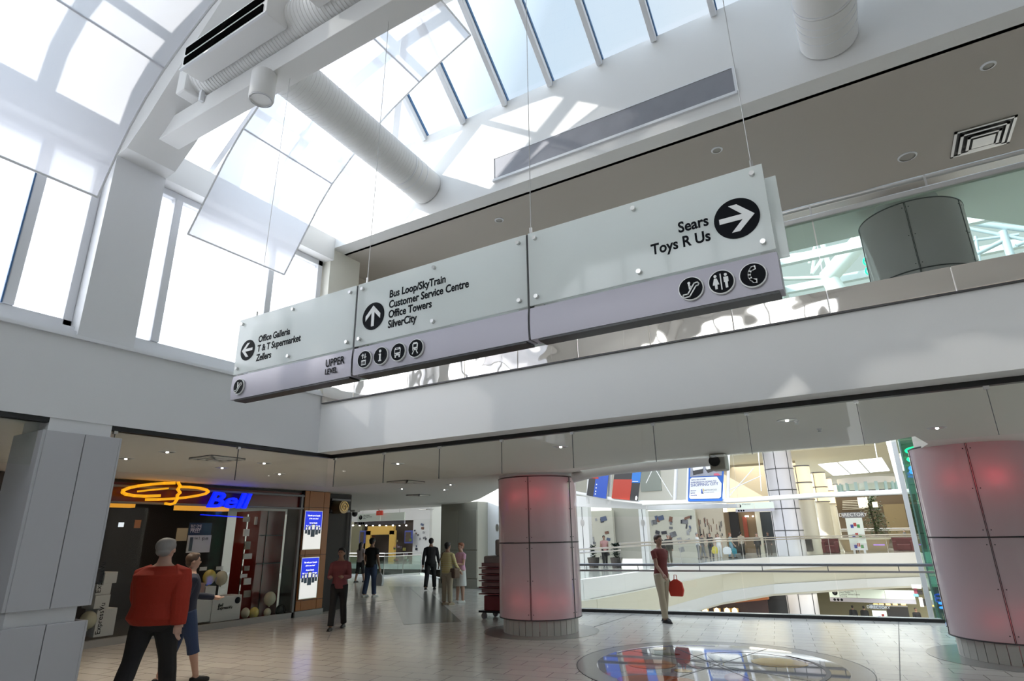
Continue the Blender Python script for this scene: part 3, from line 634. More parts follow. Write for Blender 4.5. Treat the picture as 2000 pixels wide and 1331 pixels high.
# grey pillar beyond the column
r = thing('grey_pillar', 'wide grey rectangular pillar behind the two chatting women', 'pillar', (-13.9, 19.6, 0))
gp = mat('grey_pillar_paint', (.40, .39, .33), .5)
part(MB().box(-14.75, -13.05, 19.2, 19.9, 0, 3.05), 'shaft', gp, r)
for x0, x1, z0, z1 in ((-14.73, -13.92, .35, 1.30), (-13.9, -13.07, .35, 1.30), (-14.73, -13.92, 1.33, 2.75), (-13.9, -13.07, 1.33, 2.75)): part(MB().box(x0, x1, 19.17, 19.2, z0, z1), 'cladding_panel', gp, r, bevel=.005)
part(MB().box(-14.78, -13.02, 19.15, 19.95, 0, .32), 'plinth', gp, r)
r = thing('white_pillar', 'bright white narrow pillar right of the grey pillar', 'pillar', (-12.9, 20.0, 0))
part(MB().box(-13.05, -12.35, 19.9, 20.5, 0, 3.1), 'shaft', paint, r); part(MB().prism(disc_pts(-12.62, 2.1, .07, .13, 20, 19.9), (0, -.02, 0)), 'wall_light', steel, r)
# ================================================================ SHOPS AND FAR HALL
def pb(Y, x0, y0, x1, y1):
    ym, xm = (y0+y1)/2, (x0+x1)/2
    return onY(Y, x0, ym).x, onY(Y, x1, ym).x, onY(Y, xm, y1).z, onY(Y, xm, y0).z
def pbox(Y, x0, y0, x1, y1, d=.1, mb=None):
    a, b, c, e = pb(Y, x0, y0, x1, y1); return (mb or MB()).box(a, b, Y, Y+d, c, e)
def xb(X, x0, y0, x1, y1):
    ym, xm = (y0+y1)/2, (x0+x1)/2
    return onX(X, x0, ym).y, onX(X, x1, ym).y, onX(X, xm, y1).z, onX(X, xm, y0).z
def xbox(X, x0, y0, x1, y1, d=.1, mb=None):
    a, b, c, e = xb(X, x0, y0, x1, y1); return (mb or MB()).box(X-d, X, a, b, c, e)
def simple(name, label, cat, mb, m, group=None, **k): return tag(mb.build(name, m, **k), label, cat, group)
gold = mat('gold_sign', (.80, .42, .02), .4, emis=.30, ecol=(1, .45, .01)); bellblue = mat('blue_sign', (.0, .02, .8), .4, emis=.55, ecol=(0, .012, 1))
orange_p = mat('orange_cladding', (.36, .13, .03), .4); redwall = mat('dark_red_wall', (.14, .015, .012), .25); greybar = mat('grey_transom', (.20, .20, .21), .4)
white_p = mat('white_card', (.72, .72, .70), .5); goldstrip = mat('gold_header', (.75, .33, .03), .5, emis=.35); sill_m = mat('grey_sill', (.34, .34, .33), .4)
XS = -12.72
# ---- phone store
r = thing('phone_store_front', 'dark glazed phone store front with yellow swoosh and blue Bell sign', 'storefront', (XS, 8.3, 0))
part(MB().box(-16.6, -16.4, 5.0, 11.2, 0, 3.0), 'back_wall', dark, r)
part(MB().box(-16.4, XS-.05, 5.0, 5.1, 0, 3.0), 'side_wall', dark, r)
part(MB().box(-16.4, XS-.05, 5.1, 10.75, 2.94, 2.99), 'store_ceiling', dark, r)
part(MB().box(-16.4, XS-.05, 5.1, 10.75, 0.001, .03), 'store_floor', dark, r)
part(MB().box(XS-.10, XS+.02, 5.1, 10.8, 0, .12), 'sill', sill_m, r)
part(MB().box(XS-.12, XS-.06, 5.1, 10.74, 2.55, 2.94), 'header_panel', redwall, r)
for z in (2.53, 2.84): part(MB().box(XS-.05, XS+.03, 5.1, 10.9, z, z+.045), 'transom_bar', greybar, r, bevel=.006)
part(MB().box(XS-.05, XS+.02, 10.70, 10.76, 0, 2.9), 'door_post', greybar, r)
for k, y in enumerate((5.1, 7.0, 8.3, 9.5)): part(MB().box(XS-.03, XS-.02, y+.005, (7.0, 8.3, 9.5, 10.70)[k]-.005, .12, 2.53), 'glass_panel', shop_glass, r)
part(MB().box(-14.2, -13.25, 9.95, 10.68, 0.03, 2.5), 'red_wall_panel', redwall, r)
part(MB().box(-13.24, -13.23, 9.97, 10.65, 1.24, 1.27).box(-13.24, -13.23, 9.97, 10.65, 1.9, 1.92).box(-13.24, -13.23, 10.15, 10.165, .1, 2.5), 'panel_joint', dark, r)
for (x0, y0, x1, y1) in ((190, 978, 265, 991), (350, 985, 448, 998)): part(xbox(XS-.15, x0, y0, x1, y1, .2), 'header_light', goldstrip, r)
sX = XS+.10
def zm(u, v): return (150+u*.263, 900+v*.263)
def stroke(pts, w, mname, n):
    mb = MB(); P = [onX(sX, *zm(*p)) for p in pts]
    for a, b in zip(P, P[1:]):
        d = (b-a).normalized(); t = Vector((1, 0, 0)).cross(d)*w/2; mb.prism([a-t-d*w*.2, a+t-d*w*.2, b+t+d*w*.2, b-t+d*w*.2], (.05, 0, 0))
    part(mb, n, mname, r)
def arc(cx, cy_, rx, ry, a0, a1, n=22): return [(cx+rx*math.cos(math.radians(a0+(a1-a0)*k/n)), cy_-ry*math.sin(math.radians(a0+(a1-a0)*k/n))) for k in range(n+1)]
stroke([(720, 168), (640, 170), (540, 178), (450, 190), (380, 205), (340, 222), (335, 238), (360, 252), (420, 262), (500, 266), (610, 262)], .055, gold, 'swoosh')
stroke([(755, 196), (830, 198), (900, 205), (955, 218), (972, 232), (950, 248), (890, 262), (800, 276), (700, 285), (600, 290), (510, 291)], .05, gold, 'swoosh')
stroke([(450, 230), (560, 218), (670, 208)], .035, gold, 'swoosh')
stroke([(752, 138), (748, 165), (762, 190), (745, 215), (762, 240), (742, 258), (738, 290), (720, 318), (690, 326), (652, 320)], .045, gold, 'face_stroke')
a, b_, z0, z1 = xb(sX, 403, 962, 496, 992)
text_mesh('Bell', .46, bellblue, mX(sX, a, z0+.0, 1.5), 'lettering', r, .03, 'LEFT', shear=.25, bold=.012)
for yy0, yy1, zz in ((391, 472, 1006),): stroke([((yy0-150)/.263, (zz-900)/.263), ((yy1-150)/.263, (zz+5-900)/.263)], .015, bellblue, 'neon_line')
# things in the window
def inX(X, x0, y0, x1, y1, d, name, lab, cat, m, group=None): 
    o = xbox(X, x0, y0, x1, y1, d).build(name, m); return tag(o, lab, cat, group)
r = thing('price_poster', 'hanging poster reading BUY ONE GET ONE FREE in the phone store', 'poster', onX(-13.1, 388, 1080))
part(xbox(-13.1, 369, 1022, 413, 1046, .02), 'dark_panel', mat('navy_card', (.02, .05, .09), .5), r); part(xbox(-13.1, 366, 1046, 411, 1080, .02), 'white_panel', white_p, r)
p = onX(-13.08, 373, 1032); text_mesh('BUY ONE\nGET ONE', .075, whitetxt, mX(-13.095, p.y, p.z+.02, .8), 'lettering', r, .001, spacing=.8)
p = onX(-13.08, 372, 1040); text_mesh('FREE!', .12, whitetxt, mX(-13.095, p.y, p.z-.01, .8), 'lettering', r, .001)
p = onX(-13.08, 380, 1054); text_mesh('Get 2', .07, blacktxt, mX(-13.095, p.y, p.z, .8), 'lettering', r, .001)
p = onX(-13.08, 395, 1056); text_mesh('$149', .09, blacktxt, mX(-13.095, p.y, p.z, .8), 'lettering', r, .001)
part(xbox(-13.09, 370, 1050, 376, 1077, .01), 'phone_picture', mat('phone_grey', (.1, .13, .14), .4), r)
r = thing('satellite_box', 'white Bell ExpressVu box standing on the store sill', 'box', onX(-13.0, 440, 1215))
part(xbox(-13.0, 414, 1165, 470, 1213, .4), 'carton', white_p, r, bevel=.005)
p = onX(-13, 425, 1186); text_mesh('Bell\nExpressVu', .085, blacktxt, mX(-12.995, p.y, p.z, 1), 'lettering', r, .001, spacing=.75, shear=.2, bold=.002)
p = onX(-13, 464, 1173); part(MB().prism([(-12.995, p.y+.07*math.cos(t*PI/12), p.z+.07*math.sin(t*PI/12)) for t in range(24)], (.004, 0, 0)), 'round_label', blacktxt, r)
inX(-13.0, 382, 1170, 412, 1216, .4, 'cardboard_box', 'plain white box left of the Bell ExpressVu box', 'box', white_p)
inX(-13.1, 401, 1146, 421, 1168, .3, 'small_box', 'small white box with a black logo on top of the boxes', 'box', white_p)
inX(-13.1, 380, 1140, 399, 1168, .3, 'small_box', 'pinkish small box left of the white small box', 'box', mat('pinkish_card', (.40, .25, .22), .5))
for k, (x0, y0, x1, y1, lab) in enumerate(((187, 1190, 225, 1243, 'tall ExpressVu box on its side, lowest of the stack by the pillar'), (185, 1163, 214, 1189, 'white box with red mark, second in the stack by the pillar'), (188, 1141, 217, 1162, 'ExpressVu box third in the stack by the pillar'), (204, 1118, 229, 1140, 'white box fourth in the stack by the pillar'), (186, 1112, 203, 1139, 'dark box topmost left in the stack by the pillar'))):
    r = thing('electronics_box', lab, 'box', onX(-12.95, x0, y1), 'stacked boxes in the phone store')
    part(xbox(-12.95, x0, y0, x1, y1, .45), 'carton', white_p if k < 4 else dark, r, bevel=.005)
    if k in (0, 2):
        p = onX(-12.94, x0+8, y1-3); text_mesh('ExpressVu', .13, blacktxt, Matrix.Translation((-12.945, p.y, p.z)) @ Matrix.Rotation(PI/2, 4, 'X') @ mX(0, 0, 0), 'lettering', r, .001)
def balloon(x, y, rad, X, lab, m, g='balloons in the phone store'):
    c = onX(X, x, y); r = thing('balloon', lab, 'balloon', c, g)
    part(MB().ell(c, rad, rad, rad*1.15), 'balloon_skin', m, r, smooth=True); part(MB().ell(c-Vector((0, 0, rad*1.2)), .02, .02, .02, 8, 5), 'knot', m, r)
yb, wb_ = mat('yellow_balloon', (.62, .50, .10), .25), mat('cream_balloon', (.60, .58, .42), .25); kb = mat('black_balloon', (.02, .02, .02), .2)
balloon(409, 1128, .14, -13.3, 'yellow balloon above the small white box', yb); balloon(432, 1130, .14, -13.3, 'cream balloon above the small white box', wb_)
balloon(527, 1170, .14, -13.0, 'pale balloon before the red wall panel', wb_); balloon(522, 1197, .085, -13.0, 'small pale balloon at the foot of the red wall panel', wb_); balloon(548, 1193, .12, -13.0, 'black balloon at the foot of the red wall panel', kb)
balloon(479, 1198, .10, -13.0, 'cream balloon right of the ExpressVu box', wb_); balloon(496, 1198, .11, -13.0, 'cream balloon furthest right in the low pair', yb); balloon(172, 1212, .14, -13.0, 'cream balloon beside the clad pillar', wb_)
r = thing('display_stand', 'lit glass display stand with phone cards inside the store', 'display stand', onX(-13.3, 490, 1180))
for i in range(7):
    for j in range(2):
        x, y = 478+j*22+random.uniform(-2, 2), 1010+i*24; part(xbox(-13.3-.05*j, x, y, x+random.uniform(9, 16), y+random.uniform(9, 17), .03), 'card', white_p if (i+j) % 2 else mat('card_%d' % i, (.3, .28, .24), .5), r)
part(xbox(-13.4, 474, 1005, 476, 1185, .03).box(-13.43, -13.4, *xb(-13.4, 515, 1005, 517, 1185)), 'frame', steel, r)
inX(-14.0, 232, 1021, 242, 1030, .02, 'monitor', 'small lit screen deep in the phone store', 'screen', mat('screen_glow', (.6, .65, .7), .5, emis=.5))
inX(-14.0, 263, 1016, 275, 1032, .02, 'orange_card', 'small orange card beside the lit screen', 'card', orange_p)
inX(-14.2, 345, 1032, 366, 1057, .02, 'beige_card', 'beige board left of the price poster', 'board', mat('beige_board', (.40, .34, .24), .5))
for k, (x, y) in enumerate(((391, 1108), (423, 1107), (470, 1122))): inX(-13.3, x, y, x+13, y+7, .02, 'price_tag', ('price tag above the yellow balloon', 'price tag above the cream balloon', 'price tag near the display stand')[k], 'price tag', white_p)
part_l = bpy.data.lights.new('store_lamp', 'AREA'); part_l.energy = 9; part_l.size = 2.5; part_l.color = (1, .8, .55); o = bpy.data.objects.new('store_lamp', part_l); COL.objects.link(o); o.location = (-14.2, 8.2, 2.9)
# ---- orange pillar with backlit posters
r = thing('orange_pillar', 'orange panelled pillar right of the phone store', 'pillar', (XS, 11.3, 0))
part(MB().box(-13.3, XS+.02, 10.78, 11.62, .13, 3.0), 'core', grey_gap, r); part(MB().box(-13.35, XS+.05, 10.77, 11.66, 0, .13), 'plinth', sill_m, r)
for y0, y1 in ((10.79, 10.93), (10.94, 11.42), (11.43, 11.62)):
    for z0, z1 in ((.14, .36), (.37, 1.42), (1.43, 2.58), (2.59, 2.99)): part(MB().box(XS+.02, XS+.045, y0, y1, z0, z1), 'cladding_panel', orange_p, r, bevel=.004)
lit_blue = mat('backlit_blue', (.01, .03, .45), .4, emis=.38, ecol=(.003, .025, .75)); lit_white = mat('backlit_white', (.8, .8, .78), .4, emis=.34)
for k, (x0, y0, x1, y1, lab) in enumerate(((592, 998, 627, 1074, 'upper backlit phone poster, blue over white, on the orange pillar'), (585, 1089, 620, 1170, 'lower backlit phone poster, blue over white, on the orange pillar'))):
    r = thing('backlit_poster', lab, 'poster', onX(XS+.06, x0, y1), 'backlit phone posters'); a, b_, z0, z1 = xb(XS+.06, x0, y0, x1, y1)
    X = XS+.05; zm_ = z0+(z1-z0)*.50; ym = (a+b_)/2; w = b_-a
    part(MB().box(X, X+.03, a, b_, z0, z1), 'frame', steel, r, bevel=.004)
    part(MB().box(X+.03, X+.034, a+.02, b_-.02, zm_, z1-.02), 'blue_field', lit_blue, r); part(MB().box(X+.03, X+.034, a+.02, b_-.02, z0+.02, zm_), 'white_field', lit_white, r)
    for i, (dy, s) in enumerate(((-.37, .6), (.37, .6), (-.21, .8), (.21, .8), (0, 1.15))):
        c = ym+dy*w; h = .22*s*(z1-z0); wd = .088*s*w+.004
        ph = part(MB().box(X+.034+i*.001, X+.04+i*.001, c-wd, c+wd, zm_-h*.7, zm_+h*.6), 'phone_picture', mat('phone_navy%d%d' % (k, i), (.03, .07, .12), .4, emis=.05), r, bevel=.01)
        part(MB().box(X+.041+i*.001, X+.043+i*.001, c-wd*.65, c+wd*.65, zm_+h*.05, zm_+h*.5), 'phone_screen', lit_white, r)
    for i, t in enumerate(('Talk with up to 5 people', 'all the same time!', 'Across Canada', 'No Long Distance Charges')):
        text_mesh(t, .052, mat('lit_text', (.9, .9, .9), .4, emis=.8) if not (k or i) else bpy.data.materials['lit_text'], mX(X+.036, ym, z1-.14-i*.075-(.03 if i > 1 else 0), .8), 'lettering', r, .001, 'CENTER')
# ---- dark second shop with rosette sign
r = thing('dark_shop_front', 'dark shop front with gilded rosette behind the orange pillar', 'storefront', (-13.0, 12.6, 0))
part(MB().box(-14.2, -13.0, 11.72, 12.72, 0, 2.99), 'dark_facade', dark, r); part(MB().box(-12.99, -12.9, 11.9, 12.6, 2.5, 2.56).box(-12.99, -12.9, 11.9, 12.6, 2.8, 2.86), 'grey_cornice', greybar, r, bevel=.01)
c = onX(-12.6, 672, 991); part(MB().tube([c+Vector((-.35, 0, 0)), c], .17, 24), 'rosette_drum', mat('bronze', (.30, .22, .12), .35, .6), r, smooth=True)
part(MB().tube([c+Vector((.01, .15*(1-k/40)*math.cos(k*.33), .15*(1-k/40)*math.sin(k*.33))) for k in range(38)], .014, 6), 'spiral_ornament', mat('gilt', (.75, .52, .20), .3, .5), r, smooth=True)
part(MB().box(-12.92, -12.88, 12.62, 12.66, 0, 2.5), 'edge_light_strip', greybar, r)
# ---- dark shop seen left of the clad pillar
r = thing('dark_shop_front', 'dark shop front with red arch and striped awning at the left edge', 'storefront', (-12.7, 2.5, 0))
part(MB().box(-13.2, -12.75, -2, 4.95, 0, 2.99), 'dark_facade', mat('brown_dark', (.05, .035, .03), .5), r)
part(MB().prism([(-12.72, 3.0+1.6*math.cos(t*PI/16), 2.2+.5*math.sin(t*PI/16)) for t in range(17)], (.04, 0, 0)), 'red_arch', mat('dull_red', (.16, .05, .03), .5), r)
for k in range(8): part(MB().prism([(-12.66, 2.2+k*.22, 2.1), (-12.66, 2.31+k*.22, 2.1), (-12.5, 2.31+k*.22, 1.88), (-12.5, 2.2+k*.22, 1.88)], (.01, 0, .01)), 'awning_stripe', white_p, r)
part(MB().box(-12.74, -12.6, 4.2, 4.9, 0, 1.95), 'grey_jamb', mat('grey_jamb', (.22, .22, .21), .4), r)

# ---- ceiling fittings of the ground storey
lit = mat('halogen_glow', (1, .96, .9), .3, emis=6)
def can(px, py, lab, glow=True, rr=.085):
    p = onZ(3.0, px, py); r = thing('recessed_downlight', lab, 'downlight', (p.x, p.y, 3.0), 'recessed ceiling downlights')
    part(MB().lathe([(rr, 2.992), (rr+.025, 2.994), (rr+.025, 3.0)], (p.x, p.y, 0), 24, close=False), 'trim_ring', winframe, r, smooth=True)
    part(MB().lathe([(.001, 2.997), (rr, 2.995)], (p.x, p.y, 0), 24, close=False), 'reflector', steel, r)
    if glow: part(MB().ell((p.x, p.y, 2.99), .02, .02, .010, 10, 5), 'bulb', lit, r)
    if glow and px < 600:
        l = bpy.data.lights.new('downlight_lamp', 'SPOT'); l.energy = 26; l.spot_size = 1.9; l.spot_blend = .6; l.color = (1, .88, .72); o = bpy.data.objects.new('downlight_lamp', l); COL.objects.link(o); o.location = (p.x, p.y, 2.97)
for a in ((246, 896, 'downlight nearest the clad pillar'), (327, 883, 'downlight above the swoosh, nearer the bulkhead'), (434, 914, 'downlight just above the word Bell'), (516, 905, 'downlight right of the square vent'), (546, 926, 'faint downlight above the red store header'), (777, 906, 'downlight between vent and bulkhead corner'), (785, 955, 'small downlight above the far hanging sign'), (880, 947, 'downlight right above the grey pillar'), (868, 957, 'lower downlight above the grey pillar'), (1095, 873, 'ring downlight above the left pink column'), (1537, 821, 'ring downlight right of the middle smoke glass'), (1830, 836, 'small glowing downlight over the right column')): can(*a)
def cvent(px, py, s, lab):
    p = onZ(3.0, px, py); r = thing('ceiling_vent', lab, 'vent', (p.x, p.y, 3.0), 'square ceiling vents')
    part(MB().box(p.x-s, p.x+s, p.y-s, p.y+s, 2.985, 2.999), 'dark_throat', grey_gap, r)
    for k in range(3):
        q = s*(1-.3*k); w = .03; z = 2.98-.006*k
        part(MB().box(p.x-q, p.x+q, p.y-q, p.y-q+w, z-.01, z+.01).box(p.x-q, p.x+q, p.y+q-w, p.y+q, z-.01, z+.01).box(p.x-q, p.x-q+w, p.y-q, p.y+q, z-.01, z+.01).box(p.x+q-w, p.x+q, p.y-q, p.y+q, z-.01, z+.01), 'louvre_ring', ceil_m, r)
cvent(425, 895, .28, 'square vent above the phone store sign'); cvent(793, 941, .3, 'square vent in the middle of the low ceiling'); cvent(817, 967, .25, 'dark slotted vent before the far sign'); cvent(832, 995, .25, 'farthest dark vent near the grey pillar')
for px, py, lab in ((1555, 822, 'tiny sprinkler head by the middle of the low ceiling'), (1600, 838, 'tiny sprinkler head above the far column')):
    p = onZ(3.0, px, py); simple('sprinkler_head', lab, 'sprinkler', MB().lathe([(.03, 2.96), (.012, 2.97), (.035, 3.0)], (p.x, p.y, 0), 12), winframe)
c = onZ(2.93, 693, 1000); r = thing('dome_camera', 'small dark dome camera left of the far hanging sign', 'camera', (c.x, c.y, 2.9)); part(MB().ell((c.x, c.y, 2.85), .13, .13, .14), 'dome', black, r, smooth=True); part(MB().box(c.x-.15, c.x+.15, c.y-.15, c.y+.15, 2.9, 3.0), 'housing', white_p, r, bevel=.01)
# big white edge tube under the ceiling rim
pts = [onY(11.3, *q) for q in ((1120, 934), (1156, 924), (1192, 918), (1244, 913), (1300, 908), (1420, 897))]
simple('ceiling_edge_tube', 'thick white curved tube along the rim of the low ceiling', 'tube', MB().tube(pts, .10, 16), paint, smooth=True)
c = onZ(3.0, 1403, 888); r = thing('round_speaker', 'black round speaker in a grey housing before the blue banner', 'speaker', (c.x, 10.2, 2.9))
part(MB().box(c.x-.12, c.x+.12, 9.95, 10.25, 2.74, 3.0), 'bracket', gp, r, bevel=.02); q = onY(10.2, 1403, 904); part(MB().tube([(q.x, 9.9, q.z), (q.x, 10.2, q.z)], .085, 24), 'cone', black, r, smooth=True)

# ---- far sign, exit sign, portal store at the left
def wayfinder(Y, x0, y0, x1, y1, n, lab, lines, name='hanging_direction_sign', exty=.32):
    a, b, z0, z1 = pb(Y, x0, y0, x1, y1); r = thing(name, lab, 'sign', ((a+b)/2, Y, z0)); h = z1-z0
    for k in range(n):
        p, q = a+(b-a)*k/n+.01, a+(b-a)*(k+1)/n-.01
        part(MB().box(p, q, Y, Y+.05, z0+h*exty, z1), 'glass_panel', mat('pale_green_glow_glass', (.70, .78, .70), .25, emis=.10) if 'pale_green_glow_glass' not in bpy.data.materials else bpy.data.materials['pale_green_glow_glass'], r)  # slight emission lightens the dim panels, the glass is no lamp
    part(MB().box(a, b, Y-.01, Y+.06, z0, z0+h*(exty-.02)), 'aluminium_band', alu, r)
    part(MB().tube([(a+h*.45, Y-.01, z0+h*.68), (a+h*.45, Y-.03, z0+h*.68)], h*.20, 20), 'arrow_disc', blacktxt, r)
    part(MB().bar((a+h*.45, Y-.04, z0+h*.56), (a+h*.45, Y-.04, z0+h*.82), h*.05, .01).bar((a+h*.45, Y-.04, z0+h*.82), (a+h*.34, Y-.04, z0+h*.70), h*.05, .01).bar((a+h*.45, Y-.04, z0+h*.82), (a+h*.56, Y-.04, z0+h*.70), h*.05, .01), 'arrow', whitetxt, r)
    text_mesh(lines, h*.16, blacktxt, mY(a+h*.75, Y-.01, z0+h*.80, .9), 'lettering', r, .001, spacing=.85)
    for k in range(3): part(MB().tube([(a+h*(.35+.26*k), Y-.02, z0+h*.15), (a+h*(.35+.26*k), Y-.03, z0+h*.15)], h*.10, 16), 'pictogram_disc', blacktxt, r)
    for x in (a+.3, b-.3): part(MB().tube([(x, Y+.02, z1), (x, Y+.02, {56: -2.5, 50: 8.0}.get(Y, 3.0))], .01, 6), 'wire', steel, r)
    return r
wayfinder(20.2, 698, 1003, 790, 1025, 2, 'small hanging direction sign before the gold-framed store', 'Office Galleria\nT & T Supermarket\nZellers')
r = thing('exit_sign', 'small red exit sign above the far direction sign', 'sign', onY(20.0, 740, 1003)); part(MB().box(onY(20, 740, 998).x-.02, onY(20, 740, 998).x+.02, 20.0, 20.08, onY(20, 740, 998).z-.02, 3.0), 'bracket', steel, r); part(pbox(20.0, 735, 998, 746, 1007, .08), 'red_case', mat('exit_red', (.45, .05, .03), .4, emis=.2), r)
p = onY(19.97, 736, 1006); text_mesh('EXIT', .12, whitetxt, mY(p.x+.0, 19.98, p.z+.03, .75), 'lettering', r, .001)
YP = 38
r = thing('gold_portal_store', 'small store with a yellow square portal beyond the left railing', 'storefront', onY(YP, 745, 1110))
yel = mat('yellow_portal', (.72, .45, .10), .45)
part(pbox(YP+1.5, 675, 1012, 806, 1112, .3), 'back_wall', mat('store_brown', (.07, .05, .04), .6), r)
part(pbox(YP, 713, 1037, 722, 1112, .2), 'portal_post', yel, r); part(pbox(YP, 759, 1037, 770, 1112, .2), 'portal_post', yel, r); part(pbox(YP, 713, 1037, 770, 1045, .2), 'portal_lintel', yel, r)
part(pbox(YP+.1, 718, 1028, 768, 1037, .3), 'name_board', yel, r)
part(pbox(YP+.6, 723, 1046, 727, 1112, .2), 'door_jamb', mat('dull_red_b', (.2, .06, .03), .5), r)
part(pbox(YP+.3, 675, 1020, 684, 1112, .3), 'cream_wall', cream, r); part(pbox(YP+.4, 684, 1024, 705, 1112, .3), 'glass_wall', mat('olive_glass', (.26, .24, .15), .3), r)
for x0, x1 in ((703, 714), (791, 806)):
    a, b, c, d = pb(YP-.05, x0, 1037, x1, 1062); part(MB().box(a, b, YP-.1, YP-.02, c, d).box(a+.1, b-.1, YP-.14, YP-.1, c+.1, d-.1) , 'blue_window_frame', mat('blue_frame', (.08, .10, .35), .4), r)
    part(MB().box(a+.12, b-.12, YP-.16, YP-.13, c+.12, d-.12), 'window_display', mat('display_brown', (.16, .11, .07), .5, var=.8, vscale=9), r)
for k in range(14):
    x, y = random.uniform(768, 800), random.uniform(1046, 1100); part(pbox(YP-.2, x, y, x+random.uniform(2, 5), y+random.uniform(3, 6), .1), 'shelf_item', mat('item%d' % k, (random.uniform(.05, .45), random.uniform(.04, .3), random.uniform(.03, .25)), .5), r)
for k in range(9): part(pbox(YP-.6, 688+k*13, 1026+(k % 2), 690+k*13, 1028, .05), 'spot_bulb', lit, r)
simple('shop_header_wall', 'bright white wall strip above the gold-framed store', 'wall panel', pbox(YP+1, 672, 985, 840, 1018, .3), paint)
# picture walls
def collage(name, Y, x0, y0, x1, y1, n, lab, pal, smin=5, smax=13, wall=None):
    r = thing(name, lab, 'wall mural', onY(Y, x0, y1)); part(pbox(Y, x0, y0, x1, y1, .3), 'wall_panel', wall or mat('mural_cream', (.62, .60, .50), .5) if 'mural_cream' not in bpy.data.materials or wall else bpy.data.materials['mural_cream'], r)
    for k in range(n):
        x, y = random.uniform(x0+1, x1-smax), random.uniform(y0+8, y1-smax-4); w, h = random.uniform(smin, smax)*random.choice((.5, 1)), random.uniform(smin, smax)*.8
        a, b, c, d = pb(Y, x, y, x+w, y+h); t = random.uniform(-.35, .35); cc = Vector(((a+b)/2, 0, (c+d)/2)); u = Vector((math.cos(t), 0, math.sin(t)))*(b-a)/2; v = Vector((-math.sin(t), 0, math.cos(t)))*(d-c)/2
        q = [cc-u-v, cc+u-v, cc+u+v, cc-u+v]; part(MB().prism([(p.x, Y-.02-.002*k, p.z) for p in q], (0, -.012, 0)), 'picture', pal[k % len(pal)], r)
pal = [mat('pic_grey', (.32, .32, .34), .5, var=.9, vscale=6), mat('pic_black', (.04, .04, .05), .5), mat('pic_rust', (.30, .14, .09), .5, var=.6, vscale=6), mat('pic_blue', (.10, .13, .22), .5), mat('pic_pale', (.55, .55, .56), .5, var=.7, vscale=8)]
collage('picture_mural', YP+.5, 806, 1015, 838, 1112, 12, 'white wall mural with small scattered pictures beside the gold-framed store', pal, 3, 6, mat('mural_white', (.75, .75, .73), .5))
collage('picture_mural', 47.5, 1262, 997, 1362, 1094, 30, 'wide cream mural of scattered pictures behind the crowd', pal)
collage('picture_mural', 36.5, 1150, 998, 1199, 1106, 14, 'narrow cream mural of scattered pictures by the left planter', pal)
simple('beige_wall_panel', 'plain beige wall between the two picture murals', 'wall panel', pbox(37, 1197, 985, 1254, 1092, .3), mat('beige_wall', (.44, .42, .36), .5))
r = thing('striped_mural', 'beige wall mural with thin upright brush strokes', 'wall mural', onY(48, 1390, 1090)); part(pbox(48, 1358, 985, 1416, 1096, .3), 'wall_panel', mat('warm_beige', (.52, .45, .34), .5), r)
for k in range(34):
    x = 1360+random.random()*52; y = 1008+random.random()*40; part(pbox(47.97, x, y, x+random.uniform(.7, 1.8), y+random.uniform(5, 16), .02), 'stroke', random.choice((pal[1], pal[2], mat('stroke_brown', (.22, .15, .08), .5) if 'stroke_brown' not in bpy.data.materials else bpy.data.materials['stroke_brown'])), r)
for Y, x0, x1, lab in ((34, 1127, 1150, 'white pillar close right of the left pink column'), (36, 1250, 1264, 'white pillar between the picture murals')):
    r = thing('white_wall_pillar', lab, 'pillar', onY(Y, x0, 1090)); a, b, c, d = pb(Y, x0, 985, x1, 1092); part(MB().box(a, b, Y, Y+.5, -.0, d), 'shaft', paint, r); part(MB().box((a+b)/2-.015, (a+b)/2+.015, Y-.01, Y, 0, d), 'groove', grey_gap, r); z = onY(Y, x0, 1022).z; part(MB().prism(disc_pts((a+b)/2, z, .12, .20, 20, Y), (0, -.03, 0)), 'wall_light', steel, r)
def planter(Y, x0, x1, y0, lab):
    a, b, c, d = pb(Y, x0, y0, x1, 1082); r = thing('planter', lab, 'plant', ((a+b)/2, Y, 0)); part(MB().lathe([(.25, 0), (.35, .55), (.3, .55)], ((a+b)/2, Y, 0), 16), 'pot', dark, r)
    mb = MB(); rw = (b-a)/2
    for k in range(90):
        t, u = random.random()*2*PI, random.random(); c0 = Vector(((a+b)/2+rw*.5*math.cos(t)*u, Y+rw*.5*math.sin(t)*u, .5+random.random()*(d-.6))); e_ = Vector((math.cos(t), math.sin(t), random.uniform(0, .8)))*rw*.5; s_ = Vector((-math.sin(t), math.cos(t), 0))*.05
        mb.add([c0-s_, c0+e_*.5-s_*1.4+Vector((0, 0, .02)), c0+e_, c0+e_*.5+s_*1.4, c0+s_], [(0, 1, 2, 3, 4)])
    part(mb, 'foliage', mat('dark_leaf', (.015, .03, .02), .5) if 'dark_leaf' not in bpy.data.materials else bpy.data.materials['dark_leaf'], r)
planter(33, 1150, 1166, 1062, 'dark leafy planter beside the narrow mural'); planter(33, 1190, 1215, 1060, 'wider dark leafy planter right of the blurred pink visitor')
